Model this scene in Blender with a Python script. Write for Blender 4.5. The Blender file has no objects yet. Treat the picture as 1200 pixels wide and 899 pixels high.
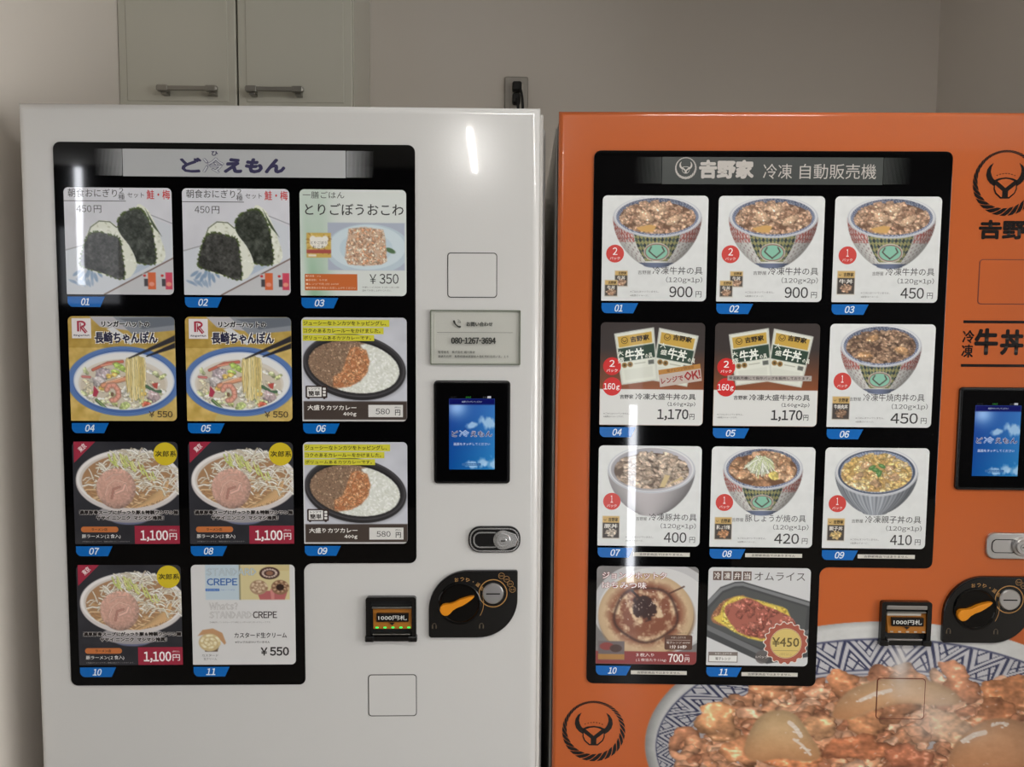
import bpy, bmesh, math, random
import numpy as np
from mathutils import Matrix, Vector
from mathutils.geometry import tessellate_polygon

scene = bpy.context.scene
COL = scene.collection
PI = math.pi

# ------------------------------------------------------------------ camera
cam_d = bpy.data.cameras.new('camera')
cam = bpy.data.objects.new('camera', cam_d)
COL.objects.link(cam)
cam_d.sensor_width = 36.0
cam_d.lens = 27.0
cam_d.clip_start = 0.02
cam.matrix_world = Matrix((
    (0.99977538, -0.00313294, -0.02096144, 0.94219715),
    (-0.02070832, 0.06617521, -0.99759311, -1.55615878),
    (0.00451253, 0.9978031, 0.06609547, 1.37205134),
    (0, 0, 0, 1)))
scene.camera = cam

# ------------------------------------------------------------------ view, world, lights
scene.view_settings.view_transform = 'Standard'
scene.view_settings.look = 'None'
scene.view_settings.exposure = -0.26
scene.view_settings.gamma = 1.0
scene.view_settings.use_curve_mapping = False
w = bpy.data.worlds.new('world')
scene.world = w
w.use_nodes = True
w.node_tree.nodes['Background'].inputs[0].default_value = (0.62, 0.66, 0.70, 1)
w.node_tree.nodes['Background'].inputs[1].default_value = 0.10


# day-toned fill comes from added glowing panels (window_1 left, window_2 right), lamp light from the ceiling lamps:
FILL_RIGHT, FILL_LEFT, LAMP_FAR, LAMP_NEAR = 7.2, 0.6, 24, 26

# ------------------------------------------------------------------ colour helpers


def lin(c):
    c = np.asarray(c, float) / 255.0
    return np.where(c <= 0.04045, c / 12.92, ((c + 0.055) / 1.055) ** 2.4)


def L4(c):
    return tuple(float(v) for v in lin(c)) + (1.0,)


MATS = {}


def mat(name, rgb, rough=0.5, metal=0.0, coat=0.0, bump=0.0, bscale=200.0, emit=None, estr=0.0, var=0.0, spec=0.5):
    if name in MATS:
        return MATS[name]
    m = bpy.data.materials.new(name); m.use_nodes = True
    nt = m.node_tree; b = nt.nodes['Principled BSDF']
    b.inputs['Base Color'].default_value = L4(rgb)
    b.inputs['Roughness'].default_value = rough
    b.inputs['Metallic'].default_value = metal
    b.inputs['Coat Weight'].default_value = coat
    b.inputs['Coat Roughness'].default_value = 0.03
    b.inputs['Specular IOR Level'].default_value = spec
    if emit:
        b.inputs['Emission Color'].default_value = L4(emit)
        b.inputs['Emission Strength'].default_value = estr
    tc = nt.nodes.new('ShaderNodeTexCoord')
    if bump or var:
        nz = nt.nodes.new('ShaderNodeTexNoise'); nz.inputs['Scale'].default_value = bscale
        nz.inputs['Detail'].default_value = 2
        nt.links.new(tc.outputs['Object'], nz.inputs['Vector'])
        if bump:
            bp = nt.nodes.new('ShaderNodeBump'); bp.inputs['Strength'].default_value = bump
            bp.inputs['Distance'].default_value = 0.001
            nt.links.new(nz.outputs['Fac'], bp.inputs['Height'])
            nt.links.new(bp.outputs['Normal'], b.inputs['Normal'])
        if var:
            nz2 = nt.nodes.new('ShaderNodeTexNoise'); nz2.inputs['Scale'].default_value = 3.0
            nt.links.new(tc.outputs['Object'], nz2.inputs['Vector'])
            mx = nt.nodes.new('ShaderNodeMix'); mx.data_type = 'RGBA'; mx.blend_type = 'MULTIPLY'
            mx.inputs[0].default_value = var
            mx.inputs[6].default_value = L4(rgb)
            nt.links.new(nz2.outputs['Fac'], mx.inputs[7])
            nt.links.new(mx.outputs[2], b.inputs['Base Color'])
    MATS[name] = m
    return m


def print_mat(name, rough, coat, glow, bump=0.0):
    m = bpy.data.materials.new(name); m.use_nodes = True
    nt = m.node_tree; b = nt.nodes['Principled BSDF']
    at = nt.nodes.new('ShaderNodeAttribute'); at.attribute_name = 'Col'
    nt.links.new(at.outputs['Color'], b.inputs['Base Color'])
    nt.links.new(at.outputs['Color'], b.inputs['Emission Color'])
    b.inputs['Emission Strength'].default_value = glow
    b.inputs['Roughness'].default_value = rough
    b.inputs['Coat Weight'].default_value = coat
    b.inputs['Coat Roughness'].default_value = 0.02
    if bump:
        tc = nt.nodes.new('ShaderNodeTexCoord')
        nz = nt.nodes.new('ShaderNodeTexNoise'); nz.inputs['Scale'].default_value = 260
        nt.links.new(tc.outputs['Object'], nz.inputs['Vector'])
        bp = nt.nodes.new('ShaderNodeBump'); bp.inputs['Strength'].default_value = bump
        bp.inputs['Distance'].default_value = 0.001
        nt.links.new(nz.outputs['Fac'], bp.inputs['Height'])
        nt.links.new(bp.outputs['Normal'], b.inputs['Normal'])
    return m


ORANGE = (206, 104, 52)
M_WALL = mat('painted_plaster', (221, 213, 204), 0.85, bump=0.15, bscale=300, var=0.04)
M_FLOOR = mat('floor_vinyl', (128, 120, 110), 0.35, bump=0.1, bscale=60, var=0.2)
M_CEIL = mat('ceiling_board', (215, 212, 205), 0.9, bump=0.2, bscale=120)
M_DARK = mat('dark_shop_interior', (34, 31, 30), 0.7, bump=0.1, bscale=40)
M_CAB = mat('cabinet_lacquer', (192, 190, 178), 0.22, coat=0.6, bump=0.05, bscale=30)
M_SHADOWGAP = mat('black_gap', (12, 11, 11), 0.7)
M_STEEL = mat('brushed_steel', (150, 148, 142), 0.32, metal=1.0, bump=0.05, bscale=500)
M_CHROME = mat('chrome', (225, 225, 225), 0.2, metal=.8)
M_SATIN = mat('satin_silver', (205, 203, 202), 0.3, metal=1.0, bump=0.03, bscale=600)
M_WHITE = mat('white_enamel', (224, 223, 221), 0.16, coat=0.5, bump=0.10, bscale=230)
M_BODY = mat('white_cabinet_sheet', (222, 219, 214), 0.35, coat=0.2)
M_ORANGE = mat('orange_enamel', ORANGE, 0.16, coat=0.5, bump=0.10, bscale=230)
M_BLACKGLASS = mat('black_acrylic', (4, 4, 5), 0.04, spec=0.4)
M_BLACK = mat('black_plastic', (14, 14, 15), 0.22, coat=0.3)
M_RUBBER = mat('black_rubber', (9, 9, 9), 0.6)
M_LEVER = mat('orange_plastic', (240, 150, 25), 0.35, emit=(240, 150, 25), estr=0.0)
M_GOLD = mat('gold_print', (176, 130, 70), 0.45)
M_BLUE = mat('blue_tab', (0, 98, 178), 0.2, coat=0.4)
M_PLASTIC = mat('pale_plastic', (196, 190, 180), 0.4)
P_CARD = print_mat('printed_card', 0.3, 0.55, 0.19)
P_INK = print_mat('printed_ink', 0.35, 0.3, 0.0)
P_DOOR = print_mat('printed_door_graphic', 0.16, 0.5, 0.0, bump=0.10)
P_SCREEN = print_mat('lit_screen', 0.05, 0.3, 0.25)

m = bpy.data.materials.new('clear_acrylic'); m.use_nodes = True
nt = m.node_tree; nt.nodes.remove(nt.nodes['Principled BSDF'])
tr = nt.nodes.new('ShaderNodeBsdfTransparent'); tr.inputs[0].default_value = (0.985, 0.99, 0.985, 1)
gl = nt.nodes.new('ShaderNodeBsdfGlossy'); gl.inputs['Roughness'].default_value = 0.02
fr = nt.nodes.new('ShaderNodeFresnel'); fr.inputs[0].default_value = 1.49
mx = nt.nodes.new('ShaderNodeMixShader')
gm = nt.nodes.new('ShaderNodeNewGeometry'); mt = nt.nodes.new('ShaderNodeMath'); mt.operation = 'MULTIPLY'
sb = nt.nodes.new('ShaderNodeMath'); sb.operation = 'SUBTRACT'; sb.inputs[0].default_value = 1.0
nt.links.new(gm.outputs['Backfacing'], sb.inputs[1]); nt.links.new(fr.outputs[0], mt.inputs[0]); nt.links.new(sb.outputs[0], mt.inputs[1])
nt.links.new(mt.outputs[0], mx.inputs[0]); nt.links.new(tr.outputs[0], mx.inputs[1]); nt.links.new(gl.outputs[0], mx.inputs[2])
nt.links.new(mx.outputs[0], nt.nodes['Material Output'].inputs[0])
M_CLEAR = m
M_EDGE = mat('acrylic_edge', (118, 126, 108), 0.15, coat=0.6)
M_LAMP = mat('lamp_diffuser', (255, 255, 255), 0.5, emit=(255, 250, 240), estr=14.0)
M_FILLRIGHT = mat('right_fill_panel', (255, 255, 255), 0.4, emit=(252, 252, 250), estr=FILL_RIGHT)
M_FILLLEFT = mat('left_fill_panel', (255, 255, 255), 0.4, emit=(255, 250, 243), estr=FILL_LEFT)
M_STREAK = mat('streak_glow_panel', (255, 255, 255), 0.4, emit=(245, 248, 255), estr=34.0)
M_DIMGLOW = mat('dim_glow_panel', (220, 220, 225), 0.4, emit=(225, 230, 240), estr=2.2)
M_LED = mat('green_led', (40, 230, 90), 0.4, emit=(40, 235, 95), estr=1.6)

# ------------------------------------------------------------------ object helpers


def link(name, me, parent=None, mats=()):
    for mm in mats:
        if mm.name not in [x.name for x in me.materials if x]:
            me.materials.append(mm)
    o = bpy.data.objects.new(name, me)
    COL.objects.link(o)
    if parent:
        o.parent = parent
    return o


def bm_obj(name, bm, material, parent=None):
    me = bpy.data.meshes.new(name)
    bm.normal_update(); bm.to_mesh(me); bm.free()
    me.materials.append(material)
    return link(name, me, parent)


def struct(o):
    o['kind'] = 'structure'
    return o


def tag(o, label, cat=None, group=None):
    o['label'] = label
    if cat: o['category'] = cat
    if group: o['group'] = group
    return o


def box_bm(bm, x0, x1, y0, y1, z0, z1, bev=0.0, seg=2, edges=None):
    r = bmesh.ops.create_cube(bm, size=1.0)
    vs = r['verts']
    for v in vs:
        v.co = Vector((x0 + (v.co.x + .5) * (x1 - x0), y0 + (v.co.y + .5) * (y1 - y0), z0 + (v.co.z + .5) * (z1 - z0)))
    if bev:
        es = list({e for v in vs for e in v.link_edges})
        if edges:
            es = [e for e in es if edges(e)]
        bmesh.ops.bevel(bm, geom=es, offset=bev, segments=seg, profile=0.5, affect='EDGES')


def box(name, x0, x1, y0, y1, z0, z1, material, parent=None, bev=0.0, seg=2, edges=None, smooth=False):
    bm = bmesh.new(); box_bm(bm, x0, x1, y0, y1, z0, z1, bev, seg, edges)
    o = bm_obj(name, bm, material, parent)
    if smooth:
        for p in o.data.polygons: p.use_smooth = True
        md = o.modifiers.new('wn', 'WEIGHTED_NORMAL'); md.keep_sharp = False; md.weight = 100
    return o


# outlines live in door coordinates: u to the right, v downwards from the door's top edge (metres)
ZT = 1.82


def rrect(l, t, r, b, rad, seg=6):
    if not isinstance(rad, (tuple, list)): rad = (rad,) * 4        # tl tr br bl
    pts = []
    for (cx, cy, a0, rr) in ((l + rad[0], t + rad[0], PI, rad[0]), (r - rad[1], t + rad[1], 1.5 * PI, rad[1]),
                             (r - rad[2], b - rad[2], 0, rad[2]), (l + rad[3], b - rad[3], .5 * PI, rad[3])):
        n = seg if rr > 1e-5 else 0
        for i in range(n + 1):
            a = a0 + (PI / 2) * (i / n if n else 0)
            pts.append((cx + rr * math.cos(a), cy + rr * math.sin(a)))
    return pts


def circ(cx, cy, r, n=32, ry=None):
    ry = ry or r
    return [(cx + r * math.cos(2 * PI * i / n), cy + ry * math.sin(2 * PI * i / n)) for i in range(n)]


def slab_bm(bm, pts, y0, y1, bev=0.0, holes=None):
    """solid plate from an outline (u, v); y0 is the back, y1 the front (towards -y)"""
    n = len(pts)
    rows = []
    ar = sum(pts[i][0] * pts[(i + 1) % n][1] - pts[(i + 1) % n][0] * pts[i][1] for i in range(n))
    sg = 1 if ar > 0 else -1

    def inset(d):
        out = []
        for i in range(n):
            p, c, q = Vector(pts[i - 1]), Vector(pts[i]), Vector(pts[(i + 1) % n])
            a = (c - p); b2 = (q - c)
            if a.length < 1e-7: a = b2
            if b2.length < 1e-7: b2 = a
            a = a.normalized(); b2 = b2.normalized()
            na = Vector((-a.y, a.x)) * sg; nb = Vector((-b2.y, b2.x)) * sg
            k = (na + nb)
            k = k / max(0.35, k.length_squared / 2)
            out.append((c.x + k.x * d, c.y + k.y * d))
        return out
    prof = [(0, y0), (0, y1 + bev)] if bev else [(0, y0), (0, y1)]
    if bev:
        for i in range(1, 4):
            a = PI / 2 * i / 3
            prof.append((bev * (1 - math.cos(a)), y1 + bev * (1 - math.sin(a))))
    for d, y in prof:
        pp = inset(d) if d else pts
        rows.append([bm.verts.new((x, y, ZT - v)) for x, v in pp])
    for a, b2 in zip(rows[:-1], rows[1:]):
        for i in range(n):
            j = (i + 1) % n
            bm.faces.new((a[i], a[j], b2[j], b2[i]))
    bm.faces.new(rows[-1]); bm.faces.new(list(reversed(rows[0])))
    bmesh.ops.recalc_face_normals(bm, faces=bm.faces)


def slab(name, pts, y0, y1, material, parent, bev=0.0):
    bm = bmesh.new(); slab_bm(bm, pts, y0, y1, bev)
    return bm_obj(name, bm, material, parent)


def ring_bm(bm, outer, inner, y0, y1):
    """flat raised ring between two outlines having equal point counts"""
    n = len(outer)
    R = [[bm.verts.new((x, y, ZT - v)) for x, v in pp] for pp, y in
         ((outer, y0), (outer, y1), (inner, y1), (inner, y0))]
    for a, b2 in ((0, 1), (1, 2), (2, 3), (3, 0)):
        for i in range(n):
            j = (i + 1) % n
            bm.faces.new((R[a][i], R[a][j], R[b2][j], R[b2][i]))
    bmesh.ops.recalc_face_normals(bm, faces=bm.faces)


def ring(name, outer, inner, y0, y1, material, parent):
    bm = bmesh.new(); ring_bm(bm, outer, inner, y0, y1)
    return bm_obj(name, bm, material, parent)


def lathe(name, cu, cv, prof, material, parent, n=40):
    """prof: list of (radius, y), turned about an axis along y at (cu, cv)"""
    bm = bmesh.new(); rows = []
    for r, y in prof:
        rows.append([bm.verts.new((cu + max(r, 1e-5) * math.cos(2 * PI * i / n), y, ZT - cv + max(r, 1e-5) * math.sin(2 * PI * i / n))) for i in range(n)])
    for a, b2 in zip(rows[:-1], rows[1:]):
        for i in range(n):
            j = (i + 1) % n
            bm.faces.new((a[i], a[j], b2[j], b2[i]))
    bm.faces.new(rows[-1])
    bmesh.ops.recalc_face_normals(bm, faces=bm.faces)
    o = bm_obj(name, bm, material, parent)
    return o


def tube(name, pts, r, material, parent=None, n=10):
    cu = bpy.data.curves.new(name, 'CURVE'); cu.dimensions = '3D'
    sp = cu.splines.new('BEZIER'); sp.bezier_points.add(len(pts) - 1)
    for p, q in zip(sp.bezier_points, pts):
        p.co = q; p.handle_left_type = p.handle_right_type = 'AUTO'
    cu.bevel_depth = r; cu.bevel_resolution = 3; cu.use_fill_caps = True
    t = bpy.data.objects.new('t', cu)
    me = bpy.data.meshes.new_from_object(t)
    bpy.data.objects.remove(t); me.name = name
    me.materials.clear(); me.materials.append(material)
    for p in me.polygons: p.use_smooth = True
    return link(name, me, parent)


# ------------------------------------------------------------------ vector printing (lettering, logos) as thin ink meshes
TXT = {}


def raw_text(s, res):
    cu = bpy.data.curves.new('t', 'FONT'); cu.body = s
    cu.resolution_u = res; cu.fill_mode = 'FRONT'
    o = bpy.data.objects.new('t', cu)
    me = bpy.data.meshes.new_from_object(o)
    n = len(me.vertices)
    co = np.empty(n * 3, np.float32); me.vertices.foreach_get('co', co)
    co = co.reshape(-1, 3)[:, :2].copy()
    me.calc_loop_triangles()
    tr = np.empty(len(me.loop_triangles) * 3, np.int32); me.loop_triangles.foreach_get('vertices', tr)
    tr = tr.reshape(-1, 3)
    bpy.data.objects.remove(o); bpy.data.curves.remove(cu); bpy.data.meshes.remove(me)
    return co, tr


def wide(ch):
    o = ord(ch)
    return chr(o + 0xFEE0) if 33 <= o <= 126 else ch


def text_geo(s, res=2):
    """unit-box outline of a string; digits and Latin letters are set in the face of the kanji, closely spaced"""
    k = (s, res)
    if k in TXT: return TXT[k]
    if all(33 <= ord(c) <= 126 or c in ' ×ｇｐ' for c in s):
        X = 0.; V = []; T = []; n = 0
        for ch in s:
            if ch == ' ': X += .35; continue
            kk = ('#' + ch, res)
            if kk not in TXT: TXT[kk] = raw_text(wide(ch) if ch != '-' else '－', res)
            co, tr = TXT[kk]; mn = co[:, 0].min(); wd = co[:, 0].max() - mn
            q = co.copy(); q[:, 0] -= mn
            if ch == '-': q[:, 0] *= .5; wd *= .5
            q[:, 0] += X; V.append(q); T.append(tr + n); n += len(q)
            X += wd + (.08 if ch not in '1,' else .10)
        co = np.vstack(V); tr = np.vstack(T)
    else:
        co, tr = raw_text(s, res)
    mn = co.min(0); mxx = co.max(0)
    g = ((co - mn) / np.maximum(mxx - mn, 1e-6), tr)
    TXT[k] = g
    return g


class Ink:
    """collects coloured flat shapes in a local frame (x right, y down)"""

    def __init__(s):
        s.S = {}; s.lv = 0; s.sec = 'lettering'

    def add(s, pts, tris, col, lv=None):
        lv = s.lv if lv is None else lv
        pts = np.asarray(pts, float); m_ = len(pts)
        q = s.S.setdefault(s.sec, [[], [], [], [], 0])
        q[0].append(pts); q[1].append(np.asarray(tris, int) + q[4]); q[4] += m_
        q[2].append(np.tile(lin(col), (m_, 1))); q[3].append(np.full(m_, lv, float))

    def poly(s, pts, col, lv=None):
        t = tessellate_polygon([[Vector((x, y, 0)) for x, y in pts]])
        if t: s.add(pts, t, col, lv)

    def rect(s, l, t, r, b, col, lv=None):
        s.add([(l, t), (r, t), (r, b), (l, b)], [(0, 1, 2), (0, 2, 3)], col, lv)

    def rr(s, l, t, r, b, rad, col, lv=None):
        s.poly(rrect(l, t, r, b, rad, 5), col, lv)

    def ell(s, cx, cy, rx, ry, col, lv=None, n=28):
        s.poly(circ(cx, cy, rx, n, ry), col, lv)

    def line(s, x0, y0, x1, y1, w_, col, lv=None):
        d = Vector((x1 - x0, y1 - y0)); p = Vector((-d.y, d.x)).normalized() * w_ / 2
        s.add([(x0 + p.x, y0 + p.y), (x1 + p.x, y1 + p.y), (x1 - p.x, y1 - p.y), (x0 - p.x, y0 - p.y)], [(0, 1, 2), (0, 2, 3)], col, lv)

    def ringp(s, cx, cy, rx, ry, w_, col, lv=None, a0=0, a1=2 * PI, n=36):
        P = []; T = []
        for i in range(n + 1):
            a = a0 + (a1 - a0) * i / n
            P += [(cx + rx * math.cos(a), cy + ry * math.sin(a)), (cx + (rx - w_) * math.cos(a), cy + (ry - w_) * math.sin(a))]
            if i < n: T += [(2 * i, 2 * i + 1, 2 * i + 2), (2 * i + 1, 2 * i + 3, 2 * i + 2)]
        s.add(P, T, col, lv)

    def text(s, t, l, tp, r, b, col, bold=0.0, shear=0.0, rot=0.0, lv=None, res=2, halo=None, hb=0.05, fit=None):
        lv = s.lv if lv is None else lv
        if halo is not None:
            s.text(t, l, tp, r, b, halo, bold + hb, shear, rot, lv, 1, fit=bold)
            lv += 1
        g, tr_ = text_geo(t, res)
        em = (b - tp) / .9
        d = bold * em * .75
        if d > 0:
            e = d if fit is None else fit * em * .75
            l, r, tp, b = l + e * .6, r - e * .6, tp + e * .6, b - e * .6
        if bold <= .004: sh = [(0, 0)]
        elif bold < .03 or (res == 1 and halo is None): sh = [(-d, -d), (d, -d), (-d, d), (d, d)]
        else: sh = [(0, 0)] + [(d * 1.2 * math.cos(a * PI / 4), d * 1.2 * math.sin(a * PI / 4)) for a in range(8)]
        if halo is None and bold <= .012: d *= .6
        for q_, (ox, oy) in enumerate(sh):
            x = l + g[:, 0] * (r - l) + ox; y = b - g[:, 1] * (b - tp) + oy
            x = x + shear * (b - y) - shear * (b - tp) / 2
            if rot:
                cx, cy = (l + r) / 2, (tp + b) / 2
                dx, dy = x - cx, y - cy
                x = cx + dx * math.cos(rot) - dy * math.sin(rot); y = cy + dx * math.sin(rot) + dy * math.cos(rot)
            s.add(np.c_[x, y], tr_, col, lv + q_ * .09)

    def place(s, l, t, sx, sy, y0, parent, material, dz=0.00012, labels=None, names=None):
        """local (x, y) -> door coordinates u=l+x*sx, v=t+y*sy; ink level k sits k*dz in front of y0; one object per section"""
        out = []
        for sec, (V, F, CC, LL, _) in s.S.items():
            v = np.vstack(V); f = np.vstack(F); c = np.vstack(CC); lv = np.concatenate(LL)
            co = np.c_[l + v[:, 0] * sx, y0 - (lv + 1) * dz, ZT - (t + v[:, 1] * sy)]
            me = bpy.data.meshes.new(sec)
            me.vertices.add(len(co)); me.vertices.foreach_set('co', co.astype(np.float32).ravel())
            me.loops.add(len(f) * 3); me.loops.foreach_set('vertex_index', f.astype(np.int32).ravel())
            me.polygons.add(len(f)); me.polygons.foreach_set('loop_start', np.arange(0, len(f) * 3, 3, dtype=np.int32))
            me.update(calc_edges=True)
            at = me.color_attributes.new('Col', 'FLOAT_COLOR', 'POINT')
            at.data.foreach_set('color', np.c_[c, np.ones(len(c))].astype(np.float32).ravel())
            o = link(sec, me, parent, (material,))
            if sec in STUFFY: o['kind'] = 'stuff'
            out.append(o)
        return out


STUFFY = {'lettering', 'fine_print', 'halftone_dots', 'title_lettering', 'price_lettering', 'caption_lettering', 'sign_lettering', 'gold_lettering', 'screen_lettering', 'number', 'shop_name', 'product_name', 'title_characters'}


# ------------------------------------------------------------------ painted pictures as fine vertex-colour grids


class Cv:
    def __init__(s, nx, ny, bg, x0=0., y0=0., x1=1., y1=1.):
        s.nx, s.ny = nx, ny
        s.x0, s.y0, s.x1, s.y1 = x0, y0, x1, y1
        gx = np.linspace(x0, x1, nx); gy = np.linspace(y0, y1, ny)
        s.X, s.Y = np.meshgrid(gx, gy)
        s.C = np.zeros((ny, nx, 3)) + np.asarray(bg, float)
        s.aa = (x1 - x0) / nx
        s.clip = None

    def sl(s, l, t, r, b):
        i0 = int(max(0, (l - s.x0) / (s.x1 - s.x0) * (s.nx - 1) - 1)); i1 = int(min(s.nx, (r - s.x0) / (s.x1 - s.x0) * (s.nx - 1) + 3))
        j0 = int(max(0, (t - s.y0) / (s.y1 - s.y0) * (s.ny - 1) - 1)); j1 = int(min(s.ny, (b - s.y0) / (s.y1 - s.y0) * (s.ny - 1) + 3))
        return (slice(j0, max(j1, j0)), slice(i0, max(i1, i0)))

    def put(s, m_, col, q=(slice(None), slice(None))):
        if s.clip is not None: m_ = m_ * s.clip[q]
        m_ = m_[..., None]
        s.C[q] = s.C[q] * (1 - m_) + np.asarray(col, float) * m_

    def emask(s, cx, cy, rx, ry, rot=0., soft=1., q=(slice(None), slice(None))):
        dx, dy = s.X[q] - cx, s.Y[q] - cy
        c, n = math.cos(rot), math.sin(rot)
        u, v = (dx * c + dy * n) / rx, (-dx * n + dy * c) / ry
        r = np.sqrt(u * u + v * v)
        return np.clip((1 - r) * min(rx, ry) / (s.aa * soft) + .5, 0, 1), u, v, r

    def ell(s, cx, cy, rx, ry, col, rot=0., soft=1., op=1.):
        R = max(rx, ry) + s.aa * soft
        q = s.sl(cx - R, cy - R, cx + R, cy + R)
        m_ = s.emask(cx, cy, rx, ry, rot, soft, q)[0]
        s.put(m_ * op, col, q)

    def rect(s, l, t, r, b, col, op=1.):
        q = s.sl(l, t, r, b)
        X, Y = s.X[q], s.Y[q]; a = s.aa
        m_ = np.clip(np.minimum(np.minimum(X - l, r - X), np.minimum(Y - t, b - Y)) / a + .5, 0, 1)
        s.put(m_ * op, col, q)

    def poly(s, pts, col, op=1., soft=1.):
        P = np.array(pts, float)
        q = s.sl(P[:, 0].min(), P[:, 1].min(), P[:, 0].max(), P[:, 1].max())
        X, Y = s.X[q], s.Y[q]
        if X.size == 0: return
        ins = np.zeros(X.shape, bool); d = np.full(X.shape, 9.)
        n = len(P)
        for i in range(n):
            x0, y0 = P[i]; x1, y1 = P[(i + 1) % n]
            cond = ((y0 > Y) != (y1 > Y))
            xi = (x1 - x0) * (Y - y0) / ((y1 - y0) if y1 != y0 else 1e-9) + x0
            ins ^= cond & (X < xi)
            L2 = (x1 - x0) ** 2 + (y1 - y0) ** 2 + 1e-12
            t = np.clip(((X - x0) * (x1 - x0) + (Y - y0) * (y1 - y0)) / L2, 0, 1)
            d = np.minimum(d, np.hypot(X - x0 - t * (x1 - x0), Y - y0 - t * (y1 - y0)))
        m_ = np.clip(np.where(ins, d, -d) / (s.aa * soft) + .5, 0, 1)
        s.put(m_ * op, col, q)

    @staticmethod
    def sm(pts, k=4):
        P = np.array(pts, float); n = len(P); out = []
        for i in range(n):
            p0, p1, p2, p3 = P[i - 1], P[i], P[(i + 1) % n], P[(i + 2) % n]
            for j in range(k):
                t = j / k
                out.append(.5 * ((2 * p1) + (-p0 + p2) * t + (2 * p0 - 5 * p1 + 4 * p2 - p3) * t * t + (-p0 + 3 * p1 - 3 * p2 + p3) * t ** 3))
        return np.array(out)

    def curve(s, pts, w_, col, op=1., shade=True):
        """thick soft stroke through points (round strand)"""
        P = np.array(pts, float); W = w_ / 2 + s.aa
        q = s.sl(P[:, 0].min() - W, P[:, 1].min() - W, P[:, 0].max() + W, P[:, 1].max() + W)
        X, Y = s.X[q], s.Y[q]
        if X.size == 0: return
        d = np.full(X.shape, 9.)
        for i in range(len(P) - 1):
            x0, y0 = P[i]; x1, y1 = P[i + 1]
            L2 = (x1 - x0) ** 2 + (y1 - y0) ** 2 + 1e-12
            t = np.clip(((X - x0) * (x1 - x0) + (Y - y0) * (y1 - y0)) / L2, 0, 1)
            d = np.minimum(d, np.hypot(X - x0 - t * (x1 - x0), Y - y0 - t * (y1 - y0)))
        m_ = np.clip((w_ / 2 - d) / s.aa + .5, 0, 1) * op
        c = np.asarray(col, float)
        if shade:
            k = (1.08 - .38 * np.clip(d / (w_ / 2), 0, 1) ** 2)[..., None]
            cc = np.clip(c * k, 0, 255)
            if s.clip is not None: m_ = m_ * s.clip[q]
            m_ = m_[..., None]
            s.C[q] = s.C[q] * (1 - m_) + cc * m_
        else:
            s.put(m_, c, q)

    def blob(s, cx, cy, rx, ry, rot, col, rng, rough=.18, gloss=.5, dark=.45):
        if not hasattr(s, 'nf'): s.nf = s.noise(1., 42, 5, 2); s.ng = s.noise(1., 70, 6, 2)
        R = max(rx, ry) * 1.5
        q = s.sl(cx - R, cy - R, cx + R, cy + R)
        if s.X[q].size == 0: return
        m0, u, v, r = s.emask(cx, cy, rx, ry, rot, 1., q)
        th = np.arctan2(v, u); nf = s.nf[q]; ng = s.ng[q]
        ph = [rng.uniform(0, 6.28) for _ in range(4)]
        rad = 1 + rough * (np.sin(2 * th + ph[0]) * .6 + np.sin(3 * th + ph[1]) * .6 + np.sin(5 * th + ph[2]) * .35) + rough * 1.4 * nf
        rr_ = r / np.maximum(rad, .3)
        m_ = np.clip((1 - rr_) * min(rx, ry) / s.aa + .5, 0, 1)
        wx = (s.X[q] - cx) / max(rx, ry); wy = (s.Y[q] - cy) / max(rx, ry)
        k1 = rng.uniform(1.6, 3.4)
        fold = np.sin(v * k1 + np.sin(u * 2.4 + ph[1]) * 1.1 + nf * 3 + ph[3])
        sh = 1.04 - dark * .8 * rr_ ** 4 - .14 * wy - .06 * wx + .16 * fold * (rough > .08) + .25 * ng
        c = np.asarray(col, float) * np.clip(sh, .25, 1.5)[..., None]
        hl = np.clip(fold * .6 + ng * 1.6 - .72, 0, 1) * gloss * 260 * (rr_ < .85)
        c = np.clip(c + hl[..., None], 0, 250)
        if s.clip is not None: m_ = m_ * s.clip[q]
        m_ = m_[..., None]
        s.C[q] = s.C[q] * (1 - m_) + c * m_

    def noise(s, amt, k=14, seed=1, oct_=3):
        rg = np.random.RandomState(seed); acc = np.zeros_like(s.X)
        for o in range(oct_):
            n = k * 2 ** o
            g = rg.rand(n + 3, n + 3) - .5
            u = (s.X - s.x0) / (s.x1 - s.x0) * n; v = (s.Y - s.y0) / (s.y1 - s.y0) * n
            i = u.astype(int); j = v.astype(int); fu = u - i; fv = v - j
            fu = fu * fu * (3 - 2 * fu); fv = fv * fv * (3 - 2 * fv)
            acc += (g[j, i] * (1 - fu) * (1 - fv) + g[j, i + 1] * fu * (1 - fv) + g[j + 1, i] * (1 - fu) * fv + g[j + 1, i + 1] * fu * fv) / 1.5 ** o
        return acc * amt

    def tone(s, sat=.80, lift=.90):
        lum = (s.C @ np.array([.3, .59, .11]))[..., None]
        C = np.clip(lum + (s.C - lum) * sat, 0, 255) / 255
        s.C = C ** lift * 255
        return s

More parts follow.
